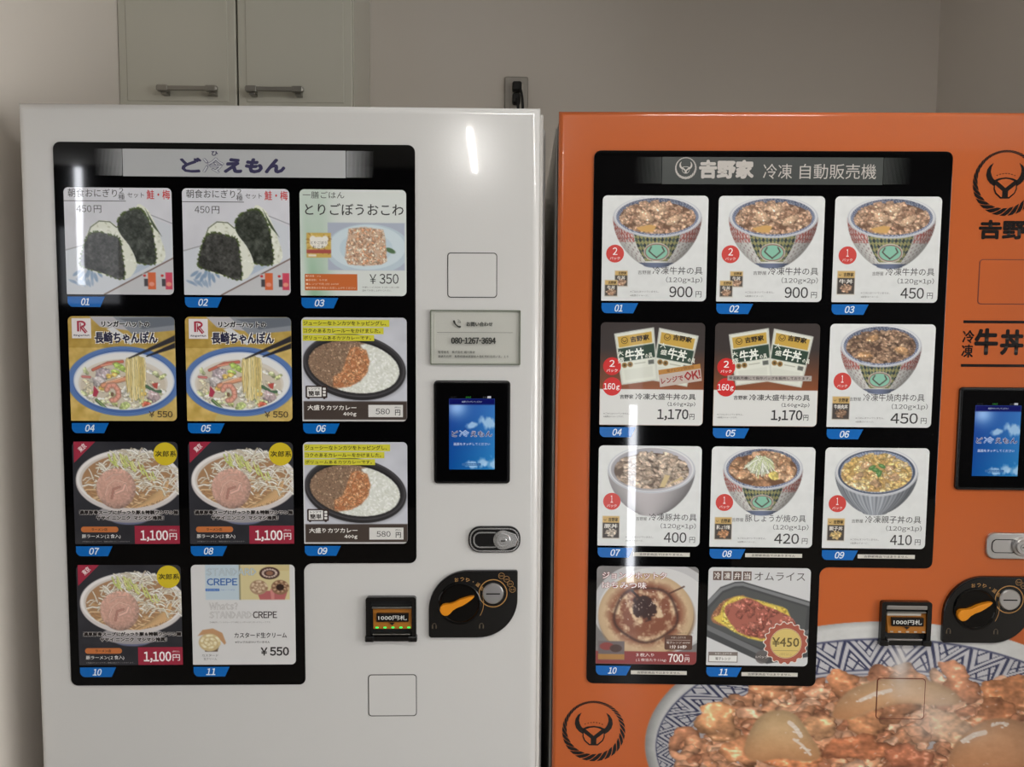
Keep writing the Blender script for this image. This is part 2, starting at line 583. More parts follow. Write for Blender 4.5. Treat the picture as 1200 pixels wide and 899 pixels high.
    def grid(s, name, l, t, sx, sy, y0, corners=(0, 0, 0, 0), keep=None, rect_=None):
        """mesh of the picture on the door plane. corners: radii (unit coords) tl tr br bl"""
        X = s.X.copy(); Y = s.Y.copy(); C = s.C; nx, ny = s.nx, s.ny
        if rect_:
            q = s.sl(*rect_)
            X = np.clip(X[q], rect_[0], rect_[2]); Y = np.clip(Y[q], rect_[1], rect_[3]); C = C[q]; ny, nx = X.shape
        xl, xr, yt, yb = X.min(), X.max(), Y.min(), Y.max()
        for (cx, cy, sgx, sgy, r) in ((xl, yt, 1, 1, corners[0]), (xr, yt, -1, 1, corners[1]), (xr, yb, -1, -1, corners[2]), (xl, yb, 1, -1, corners[3])):
            if r <= 0: continue
            ox, oy = cx + sgx * r, cy + sgy * r
            inn = ((X - ox) * sgx < 0) & ((Y - oy) * sgy < 0)
            d = np.hypot(X - ox, Y - oy)
            k = np.where(inn & (d > r), r / np.maximum(d, 1e-9), 1)
            X = ox + (X - ox) * k; Y = oy + (Y - oy) * k
        co = np.stack([l + X * sx, np.full_like(X, y0), ZT - (t + Y * sy)], -1).reshape(-1, 3)
        idx = np.arange(nx * ny).reshape(ny, nx)
        f = np.stack([idx[:-1, :-1], idx[1:, :-1], idx[1:, 1:], idx[:-1, 1:]], -1).reshape(-1, 4)
        if keep is not None:
            kk = keep.reshape(-1)
            f = f[kk[f].any(1)]
            used = np.unique(f); rm = np.full(nx * ny, -1); rm[used] = np.arange(len(used))
            co = co[used]; f = rm[f]; cc = C.reshape(-1, 3)[used]
        else:
            cc = C.reshape(-1, 3)
        me = bpy.data.meshes.new(name)
        me.vertices.add(len(co)); me.vertices.foreach_set('co', co.astype(np.float32).ravel())
        me.loops.add(len(f) * 4); me.loops.foreach_set('vertex_index', f.astype(np.int32).ravel())
        me.polygons.add(len(f)); me.polygons.foreach_set('loop_start', np.arange(0, len(f) * 4, 4, dtype=np.int32))
        me.update(calc_edges=True)
        at = me.color_attributes.new('Col', 'FLOAT_COLOR', 'POINT')
        at.data.foreach_set('color', np.c_[lin(np.clip(cc, 0, 255)), np.ones(len(cc))].astype(np.float32).ravel())
        return me


# ================================================================== the setting
XL, XR, YB, YF, ZC = -0.084, 2.334, 0.90, -4.4, 2.62
XA, XZ = -3.2, 5.1
struct(box('floor', XA, XZ, YF - .1, YB + .1, -0.05, 0.0, M_FLOOR))
struct(box('ceiling', XA, XZ, YF - .1, YB + .1, ZC, ZC + .05, M_CEIL))
struct(box('wall_back', XL - .1, XR + .1, YB, YB + .1, 0, ZC, M_WALL))
struct(box('wall_left', XL - .1, XL, -0.14, YB, 0, ZC, M_WALL))
struct(box('wall_right', XR, XR + .1, -0.30, YB, 0, ZC, M_WALL))
struct(box('wall_side_left', XA, XL - .1, -0.14, -0.04, 0, ZC, M_DARK))
struct(box('wall_side_right', XR + .1, XZ, -0.30, -0.20, 0, ZC, M_DARK))
# unseen side walls of the open floor, each opening filled by an added glowing panel


def wall_x(name, x0, x1, ya, yb2, z0, z1):
    bm = bmesh.new()
    for (y0, y1, a, b2) in ((YF, ya, 0, ZC), (ya, yb2, 0, z0), (ya, yb2, z1, ZC), (yb2, -.2, 0, ZC)):
        box_bm(bm, x0, x1, y0, y1, a, b2)
    struct(bm_obj(name, bm, M_DARK))


wall_x('wall_far_left', XA, XA + .1, -3.95, -.85, .2, 2.3)
wall_x('wall_far_right', XZ - .1, XZ, -4.05, -.55, .2, 2.3)
struct(box('wall_front', XA, XZ, YF - .1, YF, 0, ZC, M_DARK))
# added dark partition behind the camera; its added glowing slits mirror as a streak
struct(box('added_partition', 1.10, 2.0, -2.48, -2.40, 0, 2.2, M_DARK))
struct(box('added_glow_panel_3', 1.455, 1.495, -2.40, -2.392, 0.0, .94, M_STREAK))
struct(box('added_glow_panel_4', 1.448, 1.520, -2.40, -2.394, .94, 1.33, M_DIMGLOW))
# added glowing panels on the front wall, mirrored in the white machine's display
struct(box('added_glow_panel_5', -2.235, -2.185, YF, YF + .01, 1.72, 2.60, M_STREAK))
struct(box('added_glow_panel_6', -2.36, -1.93, YF, YF + .008, 1.58, 2.15, M_DIMGLOW))
struct(box('added_glow_panel_1', XA + .02, XA + .03, -3.95, -.85, .2, 2.3, M_FILLLEFT))  # added glow that stands in for daylight from the left
struct(box('added_glow_panel_2', XZ - .03, XZ - .02, -4.05, -.55, .2, 2.3, M_FILLRIGHT))  # added glow, the main fill from the right, out of view

# ------------------------------------------------------------------ ceiling lamps


def ceiling_lamp(x, y, ln, power, label, rz=0.):
    t = bpy.data.objects.new('ceiling_lamp', None); COL.objects.link(t)
    t.location = (x, y, ZC); t.rotation_euler = (0, 0, rz)
    tag(t, label, 'lamp')
    box('lamp_housing', -.07, .07, -ln / 2, ln / 2, -.045, 0, M_PLASTIC, t, bev=.008)
    bm = bmesh.new()
    bmesh.ops.create_cone(bm, segments=16, radius1=.016, radius2=.016, depth=ln - .06, cap_ends=True)
    bmesh.ops.rotate(bm, verts=bm.verts, matrix=Matrix.Rotation(PI / 2, 3, 'X'))
    bmesh.ops.translate(bm, verts=bm.verts, vec=(0, 0, -.064))
    bm_obj('lamp_tube', bm, M_LAMP, t)
    d = bpy.data.lights.new('lamp_light', 'AREA'); d.shape = 'RECTANGLE'; d.size = .03; d.size_y = ln - .06; d.energy = power
    d.color = (1.0, .98, .95)
    o = bpy.data.objects.new('lamp_light', d); o.location = (0, 0, -.082); COL.objects.link(o); o.parent = t


ceiling_lamp(0.785, -3.55, 1.25, LAMP_FAR, 'tube ceiling lamp over the open shop floor, farthest from the machines')
ceiling_lamp(1.75, -1.75, 1.25, LAMP_NEAR, 'added tube ceiling lamp above the camera, lighting the machine fronts', PI / 2)  # added lamp, set too near to mirror in the doors

# ------------------------------------------------------------------ wall cabinet above the white machine
cab = bpy.data.objects.new('wall_cabinet', None); COL.objects.link(cab)
cab.location = (XL, 0.60, 1.97)
tag(cab, 'glossy greige two-door wall cabinet above the white machine', 'cabinet')
CW, CH = 0.549 - XL, ZC - 1.97 - .002
box('cabinet_box', 0.001, CW, .022, .299, 0, CH, M_CAB, cab, bev=.001)
for (a, b2, h0, h1) in ((.001, .3175, .114, .277), (.3225, CW - .002, .350, .507)):
    bm = bmesh.new()
    box_bm(bm, a, b2, 0, .020, 0.004, CH - .004, bev=.0025)
    dr = bm_obj('cabinet_door', bm, M_CAB, cab)
    bm = bmesh.new()
    # shallow raised field, leaving a stile round it
    box_bm(bm, a + .022, b2 - .022, -.0022, .003, .026, CH - .03, bev=.002, seg=3)
    bm_obj('door_field', bm, M_CAB, dr)
    bm = bmesh.new()
    zz = .052
    box_bm(bm, h0, h1, -.036, -.026, zz - .006, zz + .006, bev=.002)
    for hx in (h0 + .003, h1 - .031):
        box_bm(bm, hx, hx + .028, -.038, -.024, zz - .008, zz + .008, bev=.0015)
        box_bm(bm, hx + .006, hx + .022, -.027, -.002, zz - .013, zz + .002, bev=.001)
    bm_obj('handle', bm, M_STEEL, dr)

# ------------------------------------------------------------------ socket, plug and cord between the machines
so = bpy.data.objects.new('wall_socket', None); COL.objects.link(so)
so.location = (1.003, YB, 2.10)
tag(so, 'pale wall socket plate on the back wall above the white machine', 'socket')
bm = bmesh.new(); box_bm(bm, -.037, .037, -.008, 0, -.055, .068, bev=.006, seg=3)
bm_obj('socket_plate', bm, mat('socket_plate_grey', (176, 170, 162), .4), so)
box('socket_insert', -.018, .022, -.0105, -.008, -.05, .045, M_PLASTIC, so, bev=.002)
pg = bpy.data.objects.new('power_plug', None); COL.objects.link(pg)
pg.location = (1.003, YB - .0105, 2.10)
tag(pg, 'black power plugs and cord hanging from the wall socket', 'plug')
box('plug_body', -.013, .016, -.034, 0, .016, .044, M_RUBBER, pg, bev=.006, seg=3)
box('plug_body', -.013, .012, -.030, 0, -.022, .010, M_RUBBER, pg, bev=.006, seg=3)
tube('cord', [(.010, -.030, .028), (.016, -.036, 0), (.020, -.034, -.06), (.022, -.018, -.30), (.022, -.012, -.9), (.022, -.012, -1.7)], .0042, M_RUBBER, pg)
tube('cord', [(.0, -.028, -.008), (.004, -.034, -.03), (.006, -.03, -.08), (.008, -.014, -.5), (.008, -.012, -1.7)], .0042, M_RUBBER, pg)

# ================================================================== printed logos


def logo(ink, cx, cy, r, col, bg, lv=0, simple=False):
    """steer head inside a rope ring that thickens towards the bottom"""
    n = 38 if not simple else 30
    # strands: small at the top, broad and long at the bottom
    a = -PI / 2; A = []
    dens = [.55 + 1.05 * (.5 - .5 * math.cos(2 * PI * (i + .5) / n)) for i in range(n)]
    tot = sum(dens)
    for dn in dens:
        step = 2 * PI * dn / tot
        A.append((a + step / 2, step)); a += step
    for a, step in A:
        th = .5 - .5 * math.cos(a + PI / 2)
        w0 = r * (.075 + .165 * th)
        rm = r - w0 / 2
        P = []
        for (q, s_) in ((-1.05, -1), (-.35, -.95), (.12, -.45), (.62, .30), (1.05, 1), (.35, .95), (-.12, .45), (-.62, -.30)):
            rr_ = rm + s_ * w0 / 2
            aa = a + q * step
            P.append((cx + rr_ * math.cos(aa), cy + rr_ * math.sin(aa)))
        ink.poly(P, col, lv)
    for s_ in (-1, 1):
        out = [(.35, .09), (.46, .02), (.56, -.10), (.60, -.24), (.58, -.40), (.50, -.53), (.39, -.61),
               (.455, -.46), (.465, -.34), (.43, -.22), (.38, -.13), (.31, -.07)]
        ink.poly([(cx + s_ * x * r, cy + y * r) for x, y in out], col, lv)
    sh = [(-.34, -.09), (-.20, -.15), (0, -.175), (.20, -.15), (.34, -.09), (.355, .18), (.30, .32), (.14, .47), (-.14, .47), (-.30, .32), (-.355, .18)]
    ink.poly([(cx + x * r, cy + y * r) for x, y in sh], col, lv)
    for P in ([(-.25, -.06), (-.12, -.11), (0, -.125), (.12, -.11), (.25, -.06), (.0, .15)],
              [(-.315, .06), (-.09, .24), (-.09, .42), (-.125, .42), (-.27, .29), (-.315, .17)],
              [(.315, .06), (.09, .24), (.09, .42), (.125, .42), (.27, .29), (.315, .17)]):
        ink.poly([(cx + x * r, cy + y * r) for x, y in P], bg, lv + 1)
    if not simple:
        for i in range(7):
            x = -.27 + .09 * i
            ink.ell(cx + x * r, cy + (-.23 - .06 * (1 - (x / .27) ** 2)) * r, .018 * r, .018 * r, col, lv, 8)


def mini_logo(ink, cx, cy, rx, ry, col, lv):
    for s_ in (-1, 1):
        P = [(0, .55), (.22, .42), (.55, .1), (.6, -.25), (.42, -.6), (.48, -.2), (.38, .02), (.12, .2), (0, .25)]
        ink.poly([(cx + s_ * x * rx, cy + y * ry) for x, y in P], col, lv)


# ================================================================== pictures on the cards
WHITE = (222, 224, 222)
INKC = (52, 50, 50)


def meat_heap(c, cx, cy, rx, ry, pal, n, size, seed, gloss=.5, rough=.22):
    rng = random.Random(seed)
    P = []
    for i in range(n):
        a = rng.uniform(0, 2 * PI); q = math.sqrt(rng.random())
        P.append((cx + rx * q * math.cos(a), cy + ry * q * math.sin(a)))
    P.sort(key=lambda p: p[1])
    for x, y in P:
        s_ = size * rng.uniform(.6, 1.3)
        c.blob(x, y, s_, s_ * rng.uniform(.5, .8), rng.uniform(-.7, .7), rng.choice(pal), rng, rough, gloss * .6, .48)


BEEF = [(178, 132, 100), (192, 146, 112), (162, 116, 86), (202, 156, 122), (152, 106, 78), (208, 162, 126)]


def bowl(c, cx, cy, rx, ry, depth, style, content, seed):
    X, Y = c.X, c.Y
    foot = .30 * rx
    # soft contact shading is part of the printed photograph
    yb = cy + depth
    t = np.clip((Y - cy) / depth, 0, 1)
    wd = foot + (rx - foot) * np.clip(1 - t ** 2.0, 0, 1) ** .78
    m_ = np.clip((wd - np.abs(X - cx)) / c.aa + .5, 0, 1) * (Y > cy) * np.clip((yb + .028 * np.sqrt(np.clip(1 - ((X - cx) / foot) ** 2, 0, 1)) - Y) / c.aa + .5, 0, 1)
    u = (X - cx) / np.maximum(wd, .02)
    shade = (1.0 - .38 * u ** 2 - .10 * u)[..., None]
    if style == 'plain':
        col = np.array([196, 188, 190.]) * shade * (1 - .12 * t[..., None])
    elif style == 'stripe':
        s_ = .5 + .5 * np.sin(np.arcsin(np.clip(u, -1, 1)) * 46)
        s2 = .5 + .5 * np.sin(np.arcsin(np.clip(u, -1, 1)) * 17 + 1)
        col = (np.array([176, 182, 192.]) - (s_ * 42 + s2 * 22)[..., None]) * shade
    else:
        base = np.array([214, 212, 206.])
        th = np.arcsin(np.clip(u, -1, 1))
        col = np.ones(X.shape + (3,)) * base
        # left and right red net panels, white figured panels
        net = ((np.abs(((th * 9 + t * 5) % 1) - .5) < .2) | (np.abs(((th * 9 - t * 5) % 1) - .5) < .2))
        red = (np.abs(th) > .62) & (t < .52)
        col = np.where(red[..., None], np.where(net[..., None], [196, 92, 82.], [226, 200, 194.]), col)
        fig = (np.abs(th) > .62) & (np.abs(th) < 1.25) & (t >= .42) & (np.sin(th * 34 + t * 20) * np.sin(t * 40 - th * 11) > .45)
        col = np.where(fig[..., None], [168, 150, 148.], col)
        # green and yellow check
        mid = (np.abs(u) < .52 + .05 * np.sin(t * 3)) & (t < .93)
        ca = ((u * 5.2 + t * 4.2) % 1); cb = ((u * 5.2 - t * 4.2) % 1)
        ck = np.where(((ca < .5) ^ (cb < .5))[..., None], [150, 146, 84.], [40, 52, 60.])
        ck = np.where(((ca < .5) & (cb < .5))[..., None], [70, 88, 76.], ck)
        col = np.where(mid[..., None], ck, col)
        bl = (t > .955)
        col = np.where(bl[..., None], [96, 108, 140.], col)
        col = col * shade
    k = m_[..., None]
    c.C = c.C * (1 - k) + col * k
    # foot lines
    for j, dy in enumerate((.012, .026)):
        pass
    if style == 'check':
        ex, ey = .29 * rx, .34 * (depth - ry)
        ecy = cy + ry + (depth - ry) * .53
        c.ell(cx, ecy, ex, ey, (200, 196, 182))
        c.ell(cx, ecy, ex * .93, ey * .9, (132, 70, 62)); c.ell(cx, ecy, ex * .85, ey * .80, (120, 190, 160))
        for s_ in (-1, 1):
            c.curve([(cx + s_ * ex * .42, ecy - ey * .55), (cx + s_ * ex * .60, ecy - ey * .1), (cx + s_ * ex * .35, ecy + ey * .22), (cx, ecy + ey * .6)], .011, (70, 40, 38), shade=False)
    # rim
    c.ell(cx, cy, rx, ry, (206, 208, 212))
    c.ell(cx, cy, rx * .99, ry * .985, (150, 156, 170), op=.55)
    c.ell(cx, cy - .004, rx * .965, ry * .955, (222, 222, 222))
    m2, uu, vv, r2 = c.emask(cx, cy, rx * .93, ry * .91)
    if style == 'check':
        th = np.arctan2(vv, uu)
        pat = .5 + .5 * np.sin(th * 64 + 6 * np.sin(r2 * 42))
        colr = np.array([62, 78, 122.]) * (1 - pat[..., None]) + np.array([170, 178, 200.]) * pat[..., None]
        colr = colr * (.75 + .25 * np.clip((vv + 1) / 1.4, 0, 1))[..., None]
    elif style == 'plain':
        colr = np.ones(X.shape + (3,)) * np.array([186, 182, 190.]) * (.84 + .18 * np.clip(uu + .3, 0, 1))[..., None]
    elif style == 'line':
        colr = np.ones(X.shape + (3,)) * np.array([206, 206, 208.])
        ln = (np.abs(r2 - .96) < .018) | (np.abs(r2 - .90) < .012)
        colr = np.where(ln[..., None], [70, 82, 120.], colr)
    else:
        st = .5 + .5 * np.sin(np.arctan2(vv, uu) * 70)
        colr = np.array([150, 162, 190.]) - st[..., None] * 40
        colr = np.where((r2 > .94)[..., None], [58, 70, 96.], colr)
    k = m2[..., None]
    c.C = c.C * (1 - k) + colr * k
    # contents
    ix, iy, icy = rx * .86, ry * .76, cy + ry * .06
    mc = c.emask(cx, icy, ix, iy)[0]
    top = c.emask(cx, icy - .02, ix * .98, iy * 1.02)[0]
    c.clip = np.maximum(mc, top)
    content(c, cx, icy, ix, iy, seed)
    c.clip = None


def ct_beef(c, cx, cy, rx, ry, seed):
    c.ell(cx, cy, rx, ry, (110, 74, 52))
    meat_heap(c, cx, cy, rx, ry, BEEF, 210, .034, seed, .45)
    rng = random.Random(seed + 5)
    for (x, y, a, b2, r) in ((-.30, -.1, .07, .045, .5), (.0, -.62, .085, .032, .05), (.42, .12, .075, .04, -.5)):
        c.blob(cx + x * rx, cy + y * ry, a, b2, r, (214, 168, 128), rng, .06, .8, .3)
    c.poly([(cx - .56 * rx, cy + .62 * ry), (cx - .2 * rx, cy + .42 * ry), (cx - .02 * rx, cy + .5 * ry), (cx - .1 * rx, cy + .9 * ry), (cx - .42 * rx, cy + .86 * ry)], (214, 156, 74))


def ct_yakiniku(c, cx, cy, rx, ry, seed):
    c.ell(cx, cy, rx, ry, (84, 58, 44))
    meat_heap(c, cx, cy, rx, ry, [(146, 108, 80), (122, 88, 66), (166, 126, 94), (102, 72, 54), (180, 140, 106)], 210, .036, seed, .5)
    rng = random.Random(seed + 5)
    for (x, y, a, b2, r) in ((-.25, -.55, .07, .03, -.3), (.6, .2, .075, .035, .35), (-.45, .5, .07, .034, .1)):
        c.blob(cx + x * rx, cy + y * ry, a, b2, r, (196, 140, 88), rng, .1, .8, .35)


def ct_pork(c, cx, cy, rx, ry, seed):
    c.ell(cx, cy, rx, ry, (92, 72, 58))
    meat_heap(c, cx, cy, rx * .96, ry, [(180, 154, 130), (164, 138, 114), (192, 166, 142), (148, 122, 100), (198, 174, 148)], 150, .046, seed, .25)
    c.poly([(cx + .22 * rx, cy + .9 * ry), (cx + .36 * rx, cy + .2 * ry), (cx + .5 * rx, cy + .25 * ry), (cx + .36 * rx, cy + .9 * ry)], (206, 178, 116))
    c.poly([(cx + .4 * rx, cy + .8 * ry), (cx + .8 * rx, cy + .3 * ry), (cx + .86 * rx, cy + .42 * ry)], (204, 176, 120))


def ct_ginger(c, cx, cy, rx, ry, seed):
    c.ell(cx, cy, rx, ry, (112, 72, 46))
    meat_heap(c, cx, cy, rx, ry, [(196, 142, 98), (178, 122, 80), (208, 158, 116), (160, 106, 68)], 60, .064, seed, .7, .12)
    rng = random.Random(seed)
    c.blob(cx - .03, cy - .04, .13, .085, 0, (196, 200, 160), rng, .1, .2, .3)
    for i in range(70):
        a = rng.uniform(-1.1, 1.1); l = rng.uniform(.1, .2)
        x0 = cx - .03 + rng.uniform(-.04, .05); y0 = cy - .13 + rng.uniform(-.01, .03)
        x1 = x0 + math.sin(a) * l * .85; y1 = y0 + abs(math.cos(a)) * l
        c.curve([(x0, y0), ((x0 + x1) / 2 + rng.uniform(-.015, .015), (y0 + y1) / 2 - .01), (x1, y1)], rng.uniform(.007, .014), rng.choice([(226, 230, 206), (214, 220, 176), (196, 208, 140), (232, 234, 222)]))
    c.blob(cx + .105, cy + .055, .052, .042, 0, (232, 204, 92), rng, .12, .3, .35)


def ct_egg(c, cx, cy, rx, ry, seed):
    c.ell(cx, cy, rx, ry, (196, 148, 74))
    meat_heap(c, cx, cy, rx, ry, [(226, 186, 100), (214, 168, 84), (232, 200, 128), (206, 158, 92), (224, 192, 140)], 190, .036, seed, .55, .2)
    rng = random.Random(seed)
    for (x, y) in ((-.3, -.45), (.35, -.3), (.5, .2), (-.5, .15), (.0, .55)):
        c.blob(cx + x * rx, cy + y * ry, .055, .034, rng.uniform(-.5, .5), (196, 150, 104), rng, .15, .6, .4)
    for (dx, dy, rr_) in ((-.045, -.03, -.5), (.05, -.045, .4), (.01, .01, 1.3), (.03, .03, 1.9), (-.01, -.005, .1)):
        c.ell(cx + dx, cy - .03 + dy, .038, .019, (66, 120, 52), rr_)
        c.ell(cx + dx - .004, cy - .034 + dy, .018, .007, (120, 168, 92), rr_)


def mini_pack(c, l, t, r, b, col):
    """small photograph of the pouch"""
    h = b - t
    c.rect(l, t, r, b, (206, 196, 176))
    c.rect(l + .004, t + .004, r - .004, t + .30 * h, (208, 164, 84))
    c.rect(l + .004, t + .30 * h, r - .004, b - .008, (64, 58, 54))
    c.clip = ((c.X > l) & (c.X < r) & (c.Y < b - .008)).astype(float)
    meat_heap(c, (l + r) / 2, t + .74 * h, (r - l) * .34, h * .15, col, 26, .017, 4)
    c.clip = None


def yoshi_canvas(style, content, seed, rim, packs, tone=BEEF, n=150):
    c = Cv(n, n, WHITE)
    c.C = c.C - (np.abs(c.noise(10, 6, 3)))[..., None] - (6 * c.Y)[..., None]
    cx, cy, rx, ry, depth = rim
    bowl(c, cx, cy, rx, ry, depth, style, content, seed)
    if packs == 2:
        mini_pack(c, .125, .71, .25, .865, tone); mini_pack(c, .03, .80, .155, .96, tone)
    else:
        mini_pack(c, .045, .70, .215, .93, tone)
    return c


def yoshi_ink(title, tx, qty, price, packs, small='吉野屋', sx=(.345, .47), subx=.615, px0=.65):
    k = Ink(); k.sec = 'pack_badge'
    bx, by = (.125, .55) if packs == 2 else (.135, .555)
    k.ell(bx, by, .085, .085, (204, 72, 66))
    k.text(str(packs), bx - (.022 if packs == 2 else .012), by - .058, bx + (.022 if packs == 2 else .010), by + .012, (245, 240, 238), .01, lv=1)
    k.text('パック', bx - .048, by + .03, bx + .048, by + .058, (240, 225, 222), .01, lv=1, res=1)
    k.sec = 'title_lettering'
    k.text(small, sx[0], .708, sx[1], .745, (90, 86, 84), res=1)
    k.text(title, tx[0], .672, tx[1], .745, INKC, .0, res=2)
    k.text(qty, subx, .768, .96, .832, (76, 74, 74), .004)
    k.sec = 'price_lettering'
    k.text(price, px0, .86, .87, .962, INKC, .012, res=3)
    k.text('円', .90, .905, .955, .962, (66, 64, 64), res=1)
    k.sec = 'fine_print'
    k.text('※ごはんはついていません。', .275, .900, .55, .920, (120, 118, 118), res=1)
    k.text('※画像はイメージ。', .275, .938, .45, .957, (120, 118, 118), res=1)
    k.sec = 'pouch_lettering'
    if packs == 2:
        for (l, t, r, b) in ((.125, .71, .25, .865), (.03, .80, .155, .96)):
            h = b - t
            k.text('吉野家', l + .035, t + .07 * h, r - .012, t + .25 * h, (40, 34, 28), .02, lv=1, res=1)
            k.text('牛丼', l + .025, t + .34 * h, r - .025, t + .58 * h, (226, 222, 214), .02, lv=1, res=1)
    else:
        l, t, r, b = .045, .70, .215, .93; h = b - t
        mini_logo(k, l + .026, t + .17 * h, .02, .02, (70, 56, 40), 1)
        k.text('吉野家', l + .06, t + .08 * h, r - .015, t + .25 * h, (40, 34, 28), .02, lv=1, res=1)
        s_ = {'冷凍牛丼の具': '牛丼', '冷凍牛焼肉丼の具': '牛焼肉丼', '冷凍豚丼の具': '豚丼', '豚しょうが焼の具': '豚しょうが焼', '冷凍親子丼の具': '親子丼'}[title]
        k.text(s_, l + .02, t + .35 * h, r - .02, t + .54 * h, (232, 228, 220), .02, lv=1, res=1)
    return k


def art_onigiri():
    c = Cv(150, 150, (214, 214, 220))
    c.C[...] = np.array([216, 216, 222.]) - (c.Y * 18)[..., None]
    c.C = c.C + c.noise(8, 4, 2)[..., None]
    c.poly([(0, .58), (.3, .5), (.76, .25), (1, .36), (1, .66), (.35, 1), (0, 1)], (206, 210, 216))
    c.curve([(0, .585), (.3, .5)], .006, (120, 118, 120), shade=False)
    c.curve([(.62, .30), (.76, .235), (1, .33)], .006, (130, 132, 140), shade=False)
    # blue patterned cloth
    rng = random.Random(3)
    for i in range(7):
        a = .6 + i * .25
        c.ell(.10 + .035 * i, .80 + .02 * (i % 3), .045, .016, (120, 146, 176), -a, op=.8)
        c.ell(.06 + .03 * i, .88 + .012 * (i % 2), .04, .013, (132, 156, 184), a * .7, op=.7)
    for i in range(26):
        x = .53 + i * .012
        c.curve([(x, .80 - i * .006), (x + .05, .83 - i * .006)], .005, (132, 160, 190), op=.8, shade=False)
    c.curve([(.35, 1.0), (1.0, .655)], .012, (110, 84, 70), shade=False)
    c.poly([(.37, 1.0), (1.0, .67), (1, 1)], (196, 196, 198))

    def rice(pts, seed):
        pts = c.sm(pts); c.poly(pts, (226, 228, 214))
        P = np.array(pts); r2 = random.Random(seed)
        mn, mxx = P.min(0), P.max(0)
        keep = Cv(150, 150, (0, 0, 0)); keep.poly(pts, (1, 1, 1)); c.clip = keep.C[..., 0]
        for i in range(150):
            x, y = r2.uniform(mn[0], mxx[0]), r2.uniform(mn[1], mxx[1])
            c.ell(x, y, .014, .008, r2.choice([(238, 240, 228), (206, 208, 190), (228, 230, 216), (196, 198, 176)]), r2.uniform(0, 3))
        c.clip = None

    def nori(pts, seed, col=(58, 62, 54)):
        pts = [tuple(p) for p in c.sm(pts, 3)]
        keep = Cv(150, 150, (0, 0, 0)); keep.poly(pts, (1, 1, 1)); m_ = keep.C[..., 0:1]
        t = np.array(col, float) + c.noise(44, 26, seed)[..., None] + c.noise(20, 60, seed + 1)[..., None]
        c.C = c.C * (1 - m_) + np.clip(t, 8, 255) * m_
        P = list(pts) + [pts[0]]
        r2 = random.Random(seed)
        for a, b2 in zip(P[:-1], P[1:]):
            for j in range(2):
                u = r2.random()
                c.ell(a[0] + (b2[0] - a[0]) * u, a[1] + (b2[1] - a[1]) * u, .012, .007, (76, 92, 44), r2.uniform(0, 3))
    # the rear one
    rice([(.66, .19), (.76, .19), (.84, .33), (.90, .50), (.93, .62), (.90, .69), (.82, .71), (.60, .66)], 1)
    nori([(.49, .34), (.53, .25), (.62, .20), (.70, .19), (.75, .24), (.80, .34), (.83, .50), (.83, .71), (.62, .68), (.53, .55)], 5)
    c.poly([(.75, .19), (.79, .26), (.90, .45), (.82, .36)], (70, 84, 60))
    # the front one
    rice([(.22, .40), (.28, .33), (.37, .305), (.46, .34), (.52, .44), (.60, .55), (.655, .68), (.64, .78), (.54, .855), (.3, .8), (.15, .72), (.15, .6)], 2)
    nori([(.30, .41), (.215, .445), (.165, .56), (.135, .69), (.16, .745), (.34, .80), (.535, .855), (.53, .62), (.505, .475), (.42, .44)], 9, (62, 62, 58))
    c.curve([(.21, .45), (.24, .37), (.32, .312), (.42, .318), (.48, .37)], .008, (70, 80, 52), shade=False)
    for (l, r, cl) in ((.71, .84, (212, 104, 62)), (.875, .995, (206, 74, 96))):
        c.rect(l, .80, r, .96, (196, 196, 198)); c.rect(l + .05, .79, r - .006, .95, cl)
        c.rect(l + .015, .85, l + .05, .92, (70, 66, 70)); c.ell(l + .02, .82, .014, .012, (196, 50, 48))
        c.ell((l + r) / 2 + .02, .90, .025, .02, (226, 150, 130))
    return c


def ink_onigiri(variant=0):
    k = Ink()
    k.sec = 'title_lettering'
    k.text('朝食おにぎり', .04, .012, .495, .09, (62, 60, 60))
    k.text('2', .515, .004, .555, .052, (62, 60, 60)); k.text('種', .505, .06, .565, .112, (62, 60, 60), res=1)
    k.text('セット', .59, .045, .745, .092, (62, 60, 60), res=1)
    k.text('鮭・梅', .77, .018, .985, .105, (196, 52, 50), .012)
    k.sec = 'title_rule'
    k.rect(0, .122, .575, .128, (66, 62, 62))
    k.sec = 'price_lettering'
    k.text('450', .115, .165, .255, .23, (66, 64, 64)); k.text('円', .275, .165, .345, .235, (66, 64, 64))
    return k


